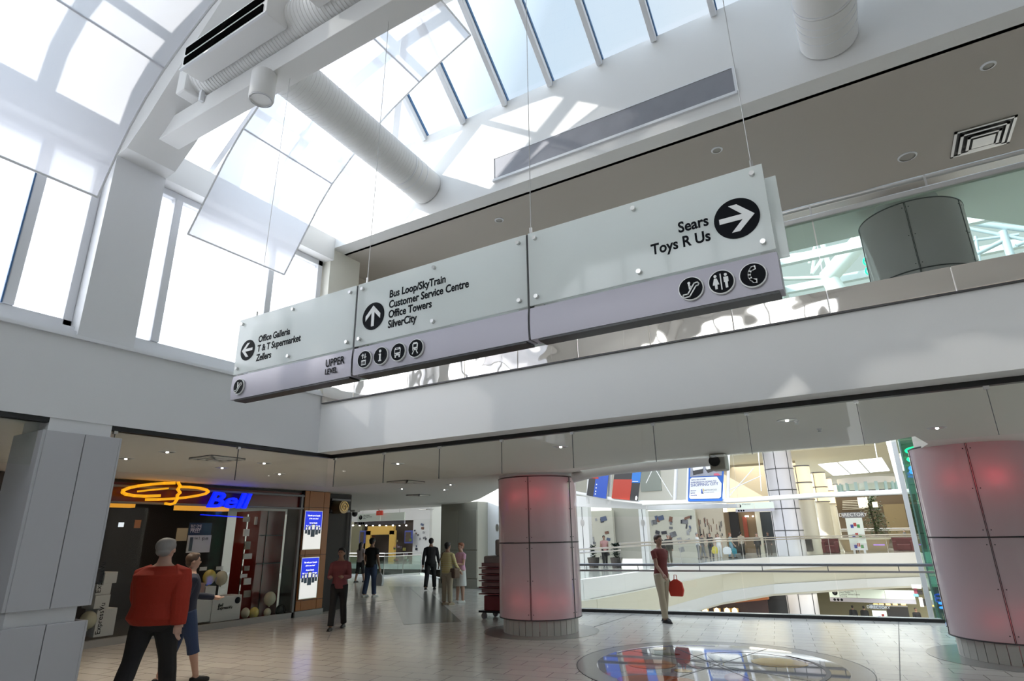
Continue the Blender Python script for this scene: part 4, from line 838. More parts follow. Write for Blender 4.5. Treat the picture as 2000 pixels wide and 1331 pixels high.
# fascia above the murals
for k, (Y, quad) in enumerate(((31, ((1120, 968), (1262, 985), (1262, 995), (1120, 990))), (31.2, ((1262, 985), (1440, 985), (1440, 992), (1262, 997))))):
    P = [onY(Y, *q) for q in quad]; struct(MB().prism(P, (0, .6, 0)).build('trim_%d' % (17+k), paint), ('white fascia above the left mural', 'white fascia above the wide mural')[k])
P = [onY(31, *q) for q in ((1120, 990), (1262, 996), (1358, 998), (1358, 1001), (1120, 994))]
simple('shop_glass_header', 'clear glass smoke screen under the far white fascia', 'glass screen', MB().prism([onY(31.3, *q) for q in ((1125, 990), (1355, 998), (1355, 1010), (1125, 1010))], (0, .03, 0)), baffle_glass)
# tube beam, post and braces
r = thing('white_tube_beam', 'long white tube beam crossing the far void, carrying the banners', 'beam', onY(30, 1440, 976))
part(MB().tube([onY(30, *q) for q in ((1118, 962), (1150, 968), (1200, 976), (1250, 982), (1300, 982))], .09, 12), 'tube', paint, r, smooth=True)
part(MB().tube([onY(30, *q) for q in ((1255, 984), (1440, 978), (1600, 968), (1766, 961))], .11, 14), 'tube', paint, r, smooth=True)
part(MB().tube([onY(30, 1422, 978), onY(30, 1423, 870)], .07, 10), 'upright', paint, r, smooth=True)
part(MB().tube([onY(30, 1765, 962), onY(30, 1735, 850)], .16, 10), 'upright', paint, r, smooth=True)
for a, b in (((1277, 912), (1262, 944)), ((1277, 912), (1313, 972)), ((1424, 970), (1472, 915)), ((1487, 960), (1481, 880)), ((1424, 958), (1487, 930)), ((1716, 910), (1708, 865))): part(MB().tube([onY(30, *a), onY(30, *b)], .022, 6), 'tie_rod', paint, r)
for x in (1148, 1189, 1318, 1343): part(MB().tube([onY(30.5, x, 985), onY(30.5, x+6, 850)], .09, 10), 'upright', paint, r, smooth=True)
# banners
def quadmap(Y, c):
    P = [onY(Y, *q) for q in c]
    return lambda u, v: (P[0].lerp(P[1], u)).lerp(P[3].lerp(P[2], u), v)       # u to the right, v downwards
def qp(mb, f, pts, off, th=.01): return mb.prism([f(u, v)+Vector((0, -off, 0)) for u, v in pts], (0, -th, 0))
def R_(u0, v0, u1, v1): return [(u0, v0), (u1, v0), (u1, v1), (u0, v1)]
b_blue, b_black, b_red = mat('banner_blue', (.01, .07, .42), .4), mat('banner_black', (.02, .018, .02), .4), mat('banner_red', (.42, .03, .01), .4)
f = quadmap(29.87, ((1155, 905), (1192, 905), (1184, 975), (1146, 968))); r = thing('hanging_banner', 'banner in black and blue, leftmost on the tube beam', 'banner', f(.5, 1))
part(qp(MB(), f, R_(0, 0, 1, 1), 0, .03), 'board', b_black, r); part(qp(MB(), f, R_(.35, 0, 1, 1), .03), 'blue_field', b_blue, r)
for v in (.62, .72, .82, .9): part(qp(MB(), f, R_(.42, v, .47, v+.035), .041), 'lettering', whitetxt, r)
part(qp(MB(), f, R_(.12, .42, .5, .47), .042), 'lettering', b_red, r)
f = quadmap(29.87, ((1203, 900), (1256, 896), (1246, 979), (1195, 974))); r = thing('hanging_banner', 'banner in black, blue and red blocks, second on the tube beam', 'banner', f(.5, 1))
part(qp(MB(), f, R_(0, 0, 1, 1), 0, .03), 'board', b_black, r); part(qp(MB(), f, R_(.68, 0, 1, .58), .03), 'blue_field', mat('banner_azure', (.01, .16, .55), .4), r); part(qp(MB(), f, R_(0, .50, .70, 1), .03), 'red_field', b_red, r)
part(qp(MB(), f, [(.9, .9), (.94, .88), (.98, .93), (.96, .99), (.9, .98)], .041), 'emblem', whitetxt, r); part(qp(MB(), f, R_(.72, .54, .93, .555), .041), 'lettering', whitetxt, r)
f = quadmap(29.87, ((1346, 885), (1416, 880), (1411, 979), (1344, 980))); r = thing('hanging_banner', 'blue-bordered banner reading SHOPPING CITY under a grey photograph', 'banner', f(.5, 1))
bl2 = mat('banner_royal', (.01, .10, .42), .4); part(qp(MB(), f, R_(0, 0, 1, 1), 0, .03), 'board', bl2, r)
part(qp(MB(), f, R_(.05, .05, .95, .50), .03), 'photograph', mat('photo_grey', (.35, .36, .42), .5, var=.5, vscale=3), r)
for q in (((.12, .38), (.42, .33), (.42, .44), (.14, .47)), ((.48, .36), (.80, .30), (.82, .38), (.56, .44))): part(qp(MB(), f, q, .041), 'sofa_picture', b_black, r)
for q in (((.12, .32), (.42, .28), (.42, .35), (.14, .38)), ((.48, .30), (.72, .26), (.74, .35), (.52, .37))): part(qp(MB(), f, q, .045), 'cushion_picture', white_p, r)
part(qp(MB(), f, ((.72, .46), (.84, .45), (.92, .50), (.74, .50)), .046), 'red_rug_picture', mat('rug_pink', (.55, .10, .16), .5), r)
part(qp(MB(), f, ((.10, .52), (.82, .52), (.96, .66), (.96, .92), (.90, .95), (.08, .95), (.04, .92), (.05, .55)), .041), 'white_field', white_p, r)
navy = mat('navy_print', (.02, .05, .25), .4)
def btext(t, u, v, size, m=navy): p = f(u, v); text_mesh(t, size, m, Matrix.Translation((p.x, p.y-.055, p.z)) @ Matrix.Rotation(-.015, 4, 'Y') @ mY(0, 0, 0, 1.0), 'lettering', r, .001, bold=.002)
btext('WITH 470 STORES', .09, .585, .085); btext("EVERYBODY'S GOING TO", .08, .64, .105); btext('SHOPPING CITY', .08, .705, .18); btext('METROPOLIS', .48, .80, .10, mat('grey_print', (.35, .37, .42), .4)); btext('at metrotown', .48, .84, .08, bpy.data.materials['grey_print']); btext('470 stores', .08, .80, .06); btext('SkyTrain', .08, .845, .06); btext('Free parking', .08, .89, .06)
part(qp(MB(), f, ((.39, .76), (.41, .76), (.43, .82), (.42, .85), (.39, .85)), .05), 'logo_blue', b_blue, r); part(qp(MB(), f, ((.42, .83), (.45, .83), (.46, .85), (.42, .85)), .052), 'logo_black', b_black, r); part(qp(MB(), f, ((.43, .74), (.47, .77), (.46, .82), (.44, .80)), .051), 'logo_gold', mat('logo_gold', (.6, .45, .15), .4), r)
# hall roof pieces seen above the tube
struct(pbox(47.6, 1110, 840, 1362, 986, .3).build('wall_hall_left', cream2))
simple('upper_window', 'grey window opening high above the wide mural', 'window', pbox(47.49, 1250, 912, 1290, 960, .1), mat('window_grey_green', (.30, .34, .30), .2))
struct(MB().poly([(-14, 48.5), (30, 56), (30, 84), (-14, 84)], 8.0, 8.4).build('ceiling_far', mat('cream_ceiling', (.62, .57, .44), .6)))
struct(pbox(62, 1414, 900, 1560, 1000, .3).build('wall_hall_shops', mat('beige_wall_b', (.50, .44, .33), .6)))
p = onZ(7.98, 1484, 921); simple('ceiling_light_panel', 'warm glowing ceiling panel left of the far white column', 'light', MB().box(p.x-1.2, p.x+1.2, p.y-1.2, p.y+1.2, 7.95, 7.99), mat('warm_panel', (1, .8, .45), .5, emis=2))
def skyl(x0, y0, x1, y1): 
    a, b = onZ(7.97, x0, y0), onZ(7.97, x1, y1); return a, b
for k, (quad, lab) in enumerate(((((1598, 908), (1722, 895), (1738, 920), (1628, 930)), 'bright rectangular skylight in the far cream ceiling'),)):
    P = [onZ(7.96, *q) for q in quad]; r = thing('ceiling_skylight', lab, 'skylight', P[0]); part(MB().prism(P, (0, 0, .03)), 'glazing', mat('sky_glow', (.85, .92, 1), .4, emis=1.0), r)
    for u in (.33, .66): part(MB().bar(P[0].lerp(P[1], u), P[3].lerp(P[2], u), .15, .1), 'bar', paint, r)
c = onY(58, 1690, 950); r = thing('oval_glass_gallery', 'oval glass-fronted gallery opening right of the glowing columns', 'gallery', c); a, b, z0, z1 = pb(58, 1632, 930, 1752, 963)
part(MB().lathe([((b-a)/2, z1-.5), ((b-a)/2, z1)], ((a+b)/2, 61, 0), 48, PI, 2*PI, close=False), 'white_rim', paint, r, smooth=True); part(MB().lathe([((b-a)/2, z0), ((b-a)/2, z1-.5)], ((a+b)/2, 61, 0), 48, PI, 2*PI, close=False), 'curved_glass', green_glass, r, smooth=True)
for k in range(9): t = PI+PI*(k+.5)/9; x, y = (a+b)/2+(b-a)/2*math.cos(t), 61+(b-a)/2*math.sin(t); part(MB().box(x-.12, x+.12, y-.05, y+.05, z0, z1-.4), 'pale_blue_fin', mat('pale_aqua', (.50, .68, .70), .3) if k == 0 else bpy.data.materials['pale_aqua'], r)
part(MB().box(a, b, 62, 62.3, z0-.1, z1-.9), 'dark_interior', dark, r)
# far white column, standing through both storeys
def far_column(cxp, yb_, R, zs, lab, m, z0, ztop, Y, name='far_column', shaft=None, group=None):
    p = onY(Y, cxp, yb_); r = thing(name, lab, 'column', (p.x, Y, z0), group)
    part(MB().lathe([(R, z0), (R, ztop)], (p.x, Y, 0), 40), 'shell', m, r, smooth=True)
    for z in zs: part(MB().lathe([(R, z-.03), (R+.02, z-.03), (R+.02, z+.03), (R, z+.03)], (p.x, Y, 0), 40, close=False), 'ring_joint', grey_gap, r, smooth=True)
    for a in (-150, -95, -40): a = math.radians(a); part(MB().box(p.x+R*math.cos(a)-.025, p.x+R*math.cos(a)+.025, Y+R*math.sin(a)-.03, Y+R*math.sin(a)+.03, z0, ztop), 'joint_strip', grey_gap, r)
    return r
YC = 51.5
far_column(1547, 1084, 1.05, [onY(YC-1, 1530, y).z for y in (915, 957, 994, 1037)], 'tall white panelled column at the edge of the far walkway', mat('lilac_white_panel', (.72, .70, .74), .25), 0.01, 8.0, YC)
far_column(1563, 1150, 1.05, [-4.4], 'white panelled column on the lower level under the tall one', MATS['lilac_white_panel'], -5.58, -2.52, YC)
glowp = mat('glowing_cream_panel', (.85, .75, .5), .5, emis=.40, ecol=(1, .80, .48))
for k, (x0, x1, yt, ym, yb_, Y, lab) in enumerate(((1552, 1586, 910, 978, 1076, 54, 'first glowing cream column right of the tall white one'), (1587, 1616, 923, 982, 1074, 61, 'second glowing cream column'), (1611, 1628, 934, 986, 1072, 68, 'third glowing cream column, narrow and far'), (1624, 1647, 946, 991, 1070, 73, 'fourth glowing cream column, nearest the oval gallery'))):
    a, b, c, d = pb(Y, x0, yt, x1, ym); R = (b-a)/2; cx = (a+b)/2; r = thing('glowing_column', lab, 'column', (cx, Y, 0), 'glowing cream columns')
    part(MB().lathe([(R, c), (R, d)], (cx, Y, 0), 32), 'lit_shade', glowp, r, smooth=True); part(MB().lathe([(R*.9, 0.01), (R*.9, c)], (cx, Y, 0), 32), 'shaft', cream, r, smooth=True)
    for z in (c+.05, (c+d)/2, d-.05): part(MB().lathe([(R, z-.05), (R+.03, z-.05), (R+.03, z+.05), (R, z+.05)], (cx, Y, 0), 32, close=False), 'ring_joint', greybar, r)
    part(MB().box(cx-R*.6, cx-R*.52, Y-R-.02, Y-R*.6, c, d), 'joint_strip', greybar, r)
# shop row with mannequins
wayfinder(50, 1436, 982, 1512, 1000, 2, 'pale direction sign hanging over the far shop row', 'All Departments')
r = thing('clothing_shop_front', 'dark clothing shop opening behind the far direction sign', 'storefront', onY(58, 1455, 1085)); part(pbox(58, 1417, 1000, 1480, 1092, .3), 'brown_interior', mat('shop_brown', (.20, .13, .07), .6), r); part(pbox(57.8, 1428, 1000, 1446, 1088, .2), 'black_panel', dark, r); part(pbox(57.9, 1452, 1010, 1460, 1050, .1), 'red_drape', mat('drape', (.3, .06, .03), .6), r)
for x in (1455, 1459, 1469): part(pbox(57.6, x, 1008, x+3, 1010.5, .05), 'spot_bulb', lit, r)
r = thing('dark_shop_window', 'dark shop window with cream frame beside the tall white column', 'storefront', onY(58, 1500, 1085)); part(pbox(58, 1488, 1000, 1512, 1092, .3), 'window', mat('window_dark', (.05, .06, .07), .2), r); part(pbox(57.8, 1480, 998, 1489, 1092, .3), 'frame', cream, r)
# right end: brown lounge, plants, directory, kiosk, sofas
r = thing('brown_lounge', 'brown wooden lounge recess behind the directory', 'storefront', onY(72, 1700, 1050)); part(pbox(72, 1640, 968, 1800, 1075, .3), 'brown_wall', mat('lounge_brown', (.13, .09, .05), .6), r); part(pbox(71.5, 1730, 985, 1772, 1050, .3), 'tan_panel', mat('lounge_tan', (.24, .18, .09), .6), r)
for k in range(6): part(pbox(71, 1645, 978+k*3.2, 1690, 979+k*3.2, .4), 'ceiling_slat', cream, r)
for x0, y0, x1, y1 in ((1676, 972, 1695, 992), (1704, 981, 1714, 991)): simple('hanging_light_box', 'glowing hanging light box, %s' % ('larger one' if x0 < 1700 else 'smaller one'), 'lamp', pbox(66 if x0 < 1700 else 61, x0, y0, x1, y1, .5), mat('lantern_%d' % x0, (1, .9, .6), .5, emis=1.5))
c = onY(64, 1710, 1045); r = thing('indoor_tree', 'tall bushy green tree behind the directory sign', 'tree', (c.x, 64, 0)); part(MB().tube([(c.x, 64, 0), (c.x+.1, 64, 2), (c.x-.1, 64, 4)], [.12, .1, .06], 10), 'trunk', mat('bark', (.08, .06, .04), .8), r)
a, b, z0, z1 = pb(64, 1678, 968, 1738, 1046); mb = MB()
for k in range(1500):
    u = random.gauss(0, .33); v = random.random(); x = (a+b)/2+u*(b-a)/2*(1.25-.7*v); y = 64+random.gauss(0, .8); z = z0+v*(z1-z0); t = random.random()*2*PI; q = Vector((x, y, z)); e_ = Vector((math.cos(t), math.sin(t), random.uniform(-.6, .4)))*.22; s_ = Vector((-math.sin(t), math.cos(t), 0))*.07
    mb.add([q, q+e_*.5-s_, q+e_, q+e_*.5+s_], [(0, 1, 2, 3)])
part(mb, 'foliage', [mat('leaf_green', (.05, .10, .03), .5)], r)
r = thing('directory_board', 'white DIRECTORY board on steel legs at the far walkway', 'sign', onZ(0, 1671, 1083)); YD = 55.5
a, b, z0, z1 = pb(YD, 1655, 1012, 1688, 1062); part(MB().box(a, b, YD, YD+.2, z0, z1), 'map_board', mat('board_white', (.75, .80, .76), .4), r); part(MB().box(a-.2, b+.2, YD-.02, YD+.22, z1+.02, z1+.42), 'header', greybar, r); text_mesh('DIRECTORY', .36, whitetxt, mY((a+b)/2, YD-.03, z1+.12, 1), 'lettering', r, .002, 'CENTER')
part(MB().box(a, b, YD-.01, YD+.21, z0-.5, z0), 'lower_plate', steel, r)
for x in (a+.15, b-.3): part(MB().box(x, x+.15, YD, YD+.15, 0, z0-.5), 'leg', steel, r)
for k in range(3):
    for j, cc in enumerate(((.05, .06, .3), (.4, .05, .04), (.05, .25, .06))): mname = 'map_col%d' % j; part(MB().box((a+b)/2-.3+j*.22, (a+b)/2-.1+j*.22, YD-.012, YD-.001, z1-.75-k*.75+(j % 2)*.12, z1-.5-k*.75+(j % 2)*.12), 'map_mark', bpy.data.materials.get(mname) or mat(mname, cc, .4), r)
r = thing('service_desk', 'curved tan service desk behind the directory board', 'desk', onZ(0, 1690, 1076)); a, b, z0, z1 = pb(59, 1636, 1052, 1740, 1078); z0 = 0
part(MB().lathe([((b-a)/2-.3, .02), ((b-a)/2, z1-.1)], ((a+b)/2, 61.5, 0), 40, PI, 2*PI, close=False), 'desk_front', mat('tan_desk', (.45, .34, .20), .5), r, smooth=True); part(MB().lathe([((b-a)/2-.8, z1), ((b-a)/2+.1, z1), ((b-a)/2+.1, z1-.12), ((b-a)/2-.8, z1-.12)], ((a+b)/2, 61.5, 0), 40, PI, 2*PI, close=False), 'desk_top', cream, r, smooth=True)
part(pbox(58.2, 1706, 1064, 1728, 1066, .1), 'purple_light_line', mat('purple_line', (.3, .15, .8), .4, emis=.5), r)
redsofa = mat('burgundy_fabric', (.13, .012, .02), .6)
for x0, x1, lab in ((1603, 1637, 'burgundy armchair group left of the service desk'), (1743, 1786, 'burgundy armchair group right of the service desk')):
    ys_ = 57 if x0 < 1700 else 63; a, b, z0, z1 = pb(ys_, x0, 1051, x1, 1074); r = thing('lounge_sofa', lab, 'sofa', ((a+b)/2, ys_, 0)); h = z1
    part(MB().box(a, b, ys_, ys_+1, .0, h*.5), 'seat', redsofa, r, bevel=.08); part(MB().box(a, b, ys_+.8, ys_+1.2, h*.4, h), 'backrest', redsofa, r, bevel=.08)
    for x in (a, b-.3): part(MB().box(x, x+.3, ys_-.1, ys_+1, 0, h*.75), 'armrest', redsofa, r, bevel=.06)
simple('litter_bin', 'black litter bin right of the tall white column', 'bin', pbox(52.2, 1573, 1053, 1586, 1078, .7), dark, bevel=.05)
rail_run(fe[1:], 'glass railing with steel rails along the far walkway', h=1.35, step=3.2, rr=.05, g=clear)
rail_run([(-12.0, 21.6), fe[0], fe[1]], 'glass railing on the curved near end of the far walkway', h=1.2, step=2.0, rr=.04, g=clear)
a, b = onY(67, 1640, 1035), onY(67, 1775, 1025); rail_run([(a.x, 67), (b.x, 67)], 'glass rail of the lounge terrace', h=max(1.5, a.z), step=4, rr=.06, g=clear)
# elevator shaft
gg = glass('aqua_glass', (.55, .78, .72), .12); r = thing('glass_lift_shaft', 'green glass lift shaft with blue and green neon beside the right column', 'lift shaft', (.2, 17, -5.6))
x0, x1, y0, y1 = .0, 1.5, 17.0, 18.6; x0 = onY(17, 1764, 900).x
for z0 in (-5.6, -4.0, -2.4, -.8, .8, 2.4, 4.0, 5.6):
    part(MB().box(x0, x1, y0, y0+.02, z0+.02, z0+1.58), 'glass_panel', gg, r); part(MB().box(x0, x0+.02, y0, y1, z0+.02, z0+1.58), 'glass_panel', gg, r); part(MB().box(x1-.02, x1, y0, y1, z0+.02, z0+1.58), 'glass_panel', gg, r)
    part(MB().box(x0, x1, y1, y1+.02, z0+.02, z0+1.58), 'glass_panel', gg, r)
for x in (x0, x0+.45, x0+.9): part(MB().box(x-.015, x+.015, y0-.02, y0+.01, -5.6, 7.2), 'mullion', bpy.data.materials['green_steel'] if 'green_steel' in bpy.data.materials else mat('green_steel', (.12, .24, .20), .4), r)
part(MB().box(x0-.16, x0-.06, y0, y0+.1, -5.6, 7.2), 'white_post', paint, r)
part(MB().box(x1-.5, x1-.3, y1-.5, y1-.3, -5.6, 7.2), 'guide_rail', steel, r)
cg, cb = mat('green_neon', (.02, .6, .2), .4, emis=1.6, ecol=(.0, .75, .25)), mat('blue_neon', (.02, .1, .9), .4, emis=3, ecol=(.02, .12, 1))
for (px, py, m, n) in ((1682, 520, cg, 'green_neon_ring'), (1682, 500, cg, 'green_neon_ring'), (1786, 876, cg, 'green_neon_ring'), (1795, 893, cg, 'green_neon_ring'), (1797, 911, cb, 'blue_neon_ring'), (1800, 918, cb, 'blue_neon_ring'), (1840, 1183, cb, 'blue_neon_ring'), (1842, 1192, cb, 'blue_neon_ring')):
    z = onY(17.3, px, py).z; part(MB().tube([(x0+.62+.5*math.cos(t*PI/12), 17.75+.5*math.sin(t*PI/12), z+.03*math.sin(t*PI/6)) for t in range(25)], .022, 8), n, m, r, smooth=True)
for px, py, c_, e_ in ((1790, 885, (.05, 1, .4), 10), (1797, 915, (.05, .15, 1), 16), (1840, 1188, (.05, .15, 1), 22)):
    z = onY(17.3, px, py).z; l = bpy.data.lights.new('neon_lamp', 'POINT'); l.energy = e_; l.color = c_; l.shadow_soft_size = .2; o = bpy.data.objects.new('neon_lamp', l); COL.objects.link(o); o.location = (x0+.62, 17.7, z)
# ---- lower level
struct(pbox(60, 1595, 1140, 1830, 1225, .3).build('wall_lower_right', mat('olive_wall', (.24, .22, .13), .6)))
struct(pbox(47, 1130, 1158, 1275, 1228, .3).build('wall_lower_left', mat('lower_green_beige', (.42, .41, .30), .6)))
r = thing('lower_shop_front', 'dark red lower-level shop with orange awning and gold lamps', 'storefront', onY(50, 1380, 1215))
part(pbox(51, 1270, 1158, 1500, 1225, .3), 'dark_wall', mat('maroon_dark', (.05, .015, .012), .5), r)
P = [onY(50, *q) for q in ((1278, 1184), (1498, 1164), (1500, 1172), (1278, 1194))]; part(MB().prism(P, (0, .6, 0)), 'orange_awning', mat('awning_orange', (.30, .09, .02), .5), r)
P = [onY(50.3, *q) for q in ((1276, 1168), (1450, 1160), (1456, 1172), (1280, 1183))]; part(MB().prism(P, (0, .4, 0)), 'green_fascia', mat('olive_fascia', (.20, .20, .12), .5), r)
for x in (1358, 1377, 1400, 1420, 1435): part(pbox(50.5, x-6, 1189, x+7, 1203, .2), 'lit_niche', mat('niche_gold', (.35, .22, .08), .5, emis=.25) if x == 1358 else bpy.data.materials['niche_gold'], r); c = onY(50.3, x, 1194); part(MB().ell(c, .2, .1, .22, 10, 6), 'gold_lamp', mat('gold_lamp', (1, .8, .4), .4, emis=1.6) if x == 1358 else bpy.data.materials['gold_lamp'], r)
c = onY(49.8, 1402, 1165); part(MB().tube([c+Vector((.3*(1-k/22)*math.cos(k*.4), 0, .3*(1-k/22)*math.sin(k*.4))) for k in range(20)], .04, 6), 'script_emblem', mat('cream_print', (.5, .48, .3), .4), r); part(MB().tube([c+Vector((-.5, 0, .3)), c+Vector((-.7, 0, -.4))], .04, 6), 'script_emblem', bpy.data.materials['cream_print'], r)
part(MB().prism(disc_pts(onY(50.8, 1481, 1204).x, onY(50.8, 1481, 1204).z, .34, .2, 20, 50.8), (0, -.03, 0)), 'oval_emblem', mat('oval_grey', (.42, .42, .36), .5), r)
r = thing('lower_dark_shop', 'black lower-level shop window with a pink sign', 'storefront', onY(52.5, 1515, 1215)); part(pbox(53, 1490, 1146, 1540, 1225, .3), 'black_window', black, r); part(pbox(52.7, 1522, 1145, 1532, 1160, .1), 'pink_sign', mat('pink_sign', (.7, .08, .12), .4, emis=.5), r); part(pbox(52.6, 1490, 1157, 1495, 1170, .1), 'cream_card', white_p, r)
simple('lower_white_pillar', 'white pillar left of the dark red lower-level shop', 'pillar', pbox(46.5, 1264, 1166, 1278, 1228, .6), paint)
simple('lower_bright_window', 'bright white patch of window on the lower level, far left', 'window', pbox(46.8, 1170, 1190, 1195, 1202, .1), lit_white)
wayfinder(56, 1620, 1152, 1787, 1178, 3, 'long greenish direction sign hanging over the lower level', 'Bus Loop/SkyTrain\nOffice Towers\nCustomer Service Centre\nSilverCity')
r = thing('directory_board', 'glowing white DIRECTORY board on the lower level', 'sign', onY(48, 1718, 1212)); YD = 48
a, b, z0, z1 = pb(YD, 1705, 1194, 1733, 1216); part(MB().box(a, b, YD, YD+.2, z0, z1), 'map_board', mat('board_lit', (.7, .78, .7), .4, emis=.4), r); part(MB().box(a-.1, b-.05, YD-.02, YD+.22, z1+.1, z1+.35), 'header', greybar, r); text_mesh('DIRECTORY', .24, whitetxt, mY((a+b)/2, YD-.03, z1+.14, 1), 'lettering', r, .002, 'CENTER')
for j in range(3): part(MB().box(a+.3+j*.2, a+.45+j*.2, YD-.012, YD-.001, z1-.5+(j % 2)*.12, z1-.3+(j % 2)*.12), 'map_mark', bpy.data.materials['map_col%d' % j], r)
part(MB().box(a+.2, b-.2, YD, YD+.2, -5.58, z0), 'leg', steel, r)
r = thing('lower_kiosk', 'dark lower-level kiosk with a row of orange lamps', 'kiosk', onY(52, 1755, 1213)); part(pbox(52, 1734, 1186, 1776, 1218, 1), 'counter', dark, r)
for x in (1706, 1717, 1730, 1744, 1760): part(pbox(51.6, x, 1180, x+9, 1183, .1), 'orange_lamp', mat('orange_lamp', (1, .6, .15), .4, emis=1.5) if x == 1706 else bpy.data.materials['orange_lamp'], r)
simple('lower_ceiling_light', 'white light panel on the lower level by the lift shaft', 'light', pbox(56, 1781, 1143, 1799, 1150, .2), mat('white_panel_glow', (1, 1, 1), .4, emis=1.6))
r = thing('lower_display', 'bright display figures on the lower level by the lift shaft', 'display', onY(56, 1795, 1200))
for x0, y0, x1, y1, m in ((1785, 1150, 1792, 1160, mat('disp_red', (.3, .05, .08), .4)), (1784, 1161, 1794, 1166, mat('disp_blue', (.15, .4, .7), .4, emis=.4)), (1796, 1168, 1803, 1186, lit_white), (1792, 1154, 1802, 1162, dark), (1803, 1170, 1808, 1184, dark)): part(pbox(55.5, x0, y0, x1, y1, .1), 'display_panel', m, r)
# ---- roof trusses of the hall, seen through the upper balustrade
r = thing('white_roof_truss', 'white tubular roof truss seen through the upper glass, right of the sign', 'truss', onY(24, 1600, 510))
for a, b, w in (((1528, 503), (1610, 492), .10), (1 and (1606, 474), (1622, 532), .09), ((1592, 492), (1586, 535), .06), ((1586, 535), (1610, 500), .06), ((1580, 515), (1592, 480), .05), ((1615, 545), (1692, 458), .34), ((1528, 545), (1618, 542), .08), ((1618, 542), (1640, 575), .3)): part(MB().tube([onY(24, *a), onY(24, *b)], w, 12), 'truss_tube', paint, r, smooth=True)
r = thing('blue_grey_roof_truss', 'blue-grey glazed roof truss seen at the right edge through the upper glass', 'truss', onY(24, 1960, 470)); tm = mat('truss_blue_grey', (.50, .56, .62), .4)
for a, b, w in (((1885, 434), (2010, 449), .10), ((1890, 446), (2010, 470), .06), ((1900, 470), (1990, 458), .05), ((1958, 452), (1974, 500), .12), ((1900, 500), (1960, 470), .08), ((1905, 462), (1915, 520), .05), ((1985, 480), (2010, 470), .07)): part(MB().tube([onY(24, *a), onY(24, *b)], w, 10), 'truss_tube', tm, r, smooth=True)
0 and simple('green_ring_sign', 'green glowing sign behind the upper glass, left of the column drum', 'sign', pbox(20, 1672, 498, 1688, 552, .1), mat('green_glow', (.15, .7, .4), .4, emis=.5))

# unseen fill lights added to brighten the lower level and the far shops
for x, y, z, e_, sz in ((-8, 52, -2.6, 160, 8), (3, 54, -2.6, 220, 8), (1, 64, 7.8, 260, 8), (-9, 60, 7.8, 200, 6)):
    l = bpy.data.lights.new('fill_light', 'AREA'); l.energy = e_; l.size = sz; l.color = (1, .93, .8); o = bpy.data.objects.new('fill_light', l); COL.objects.link(o); o.location = (x, y, z)
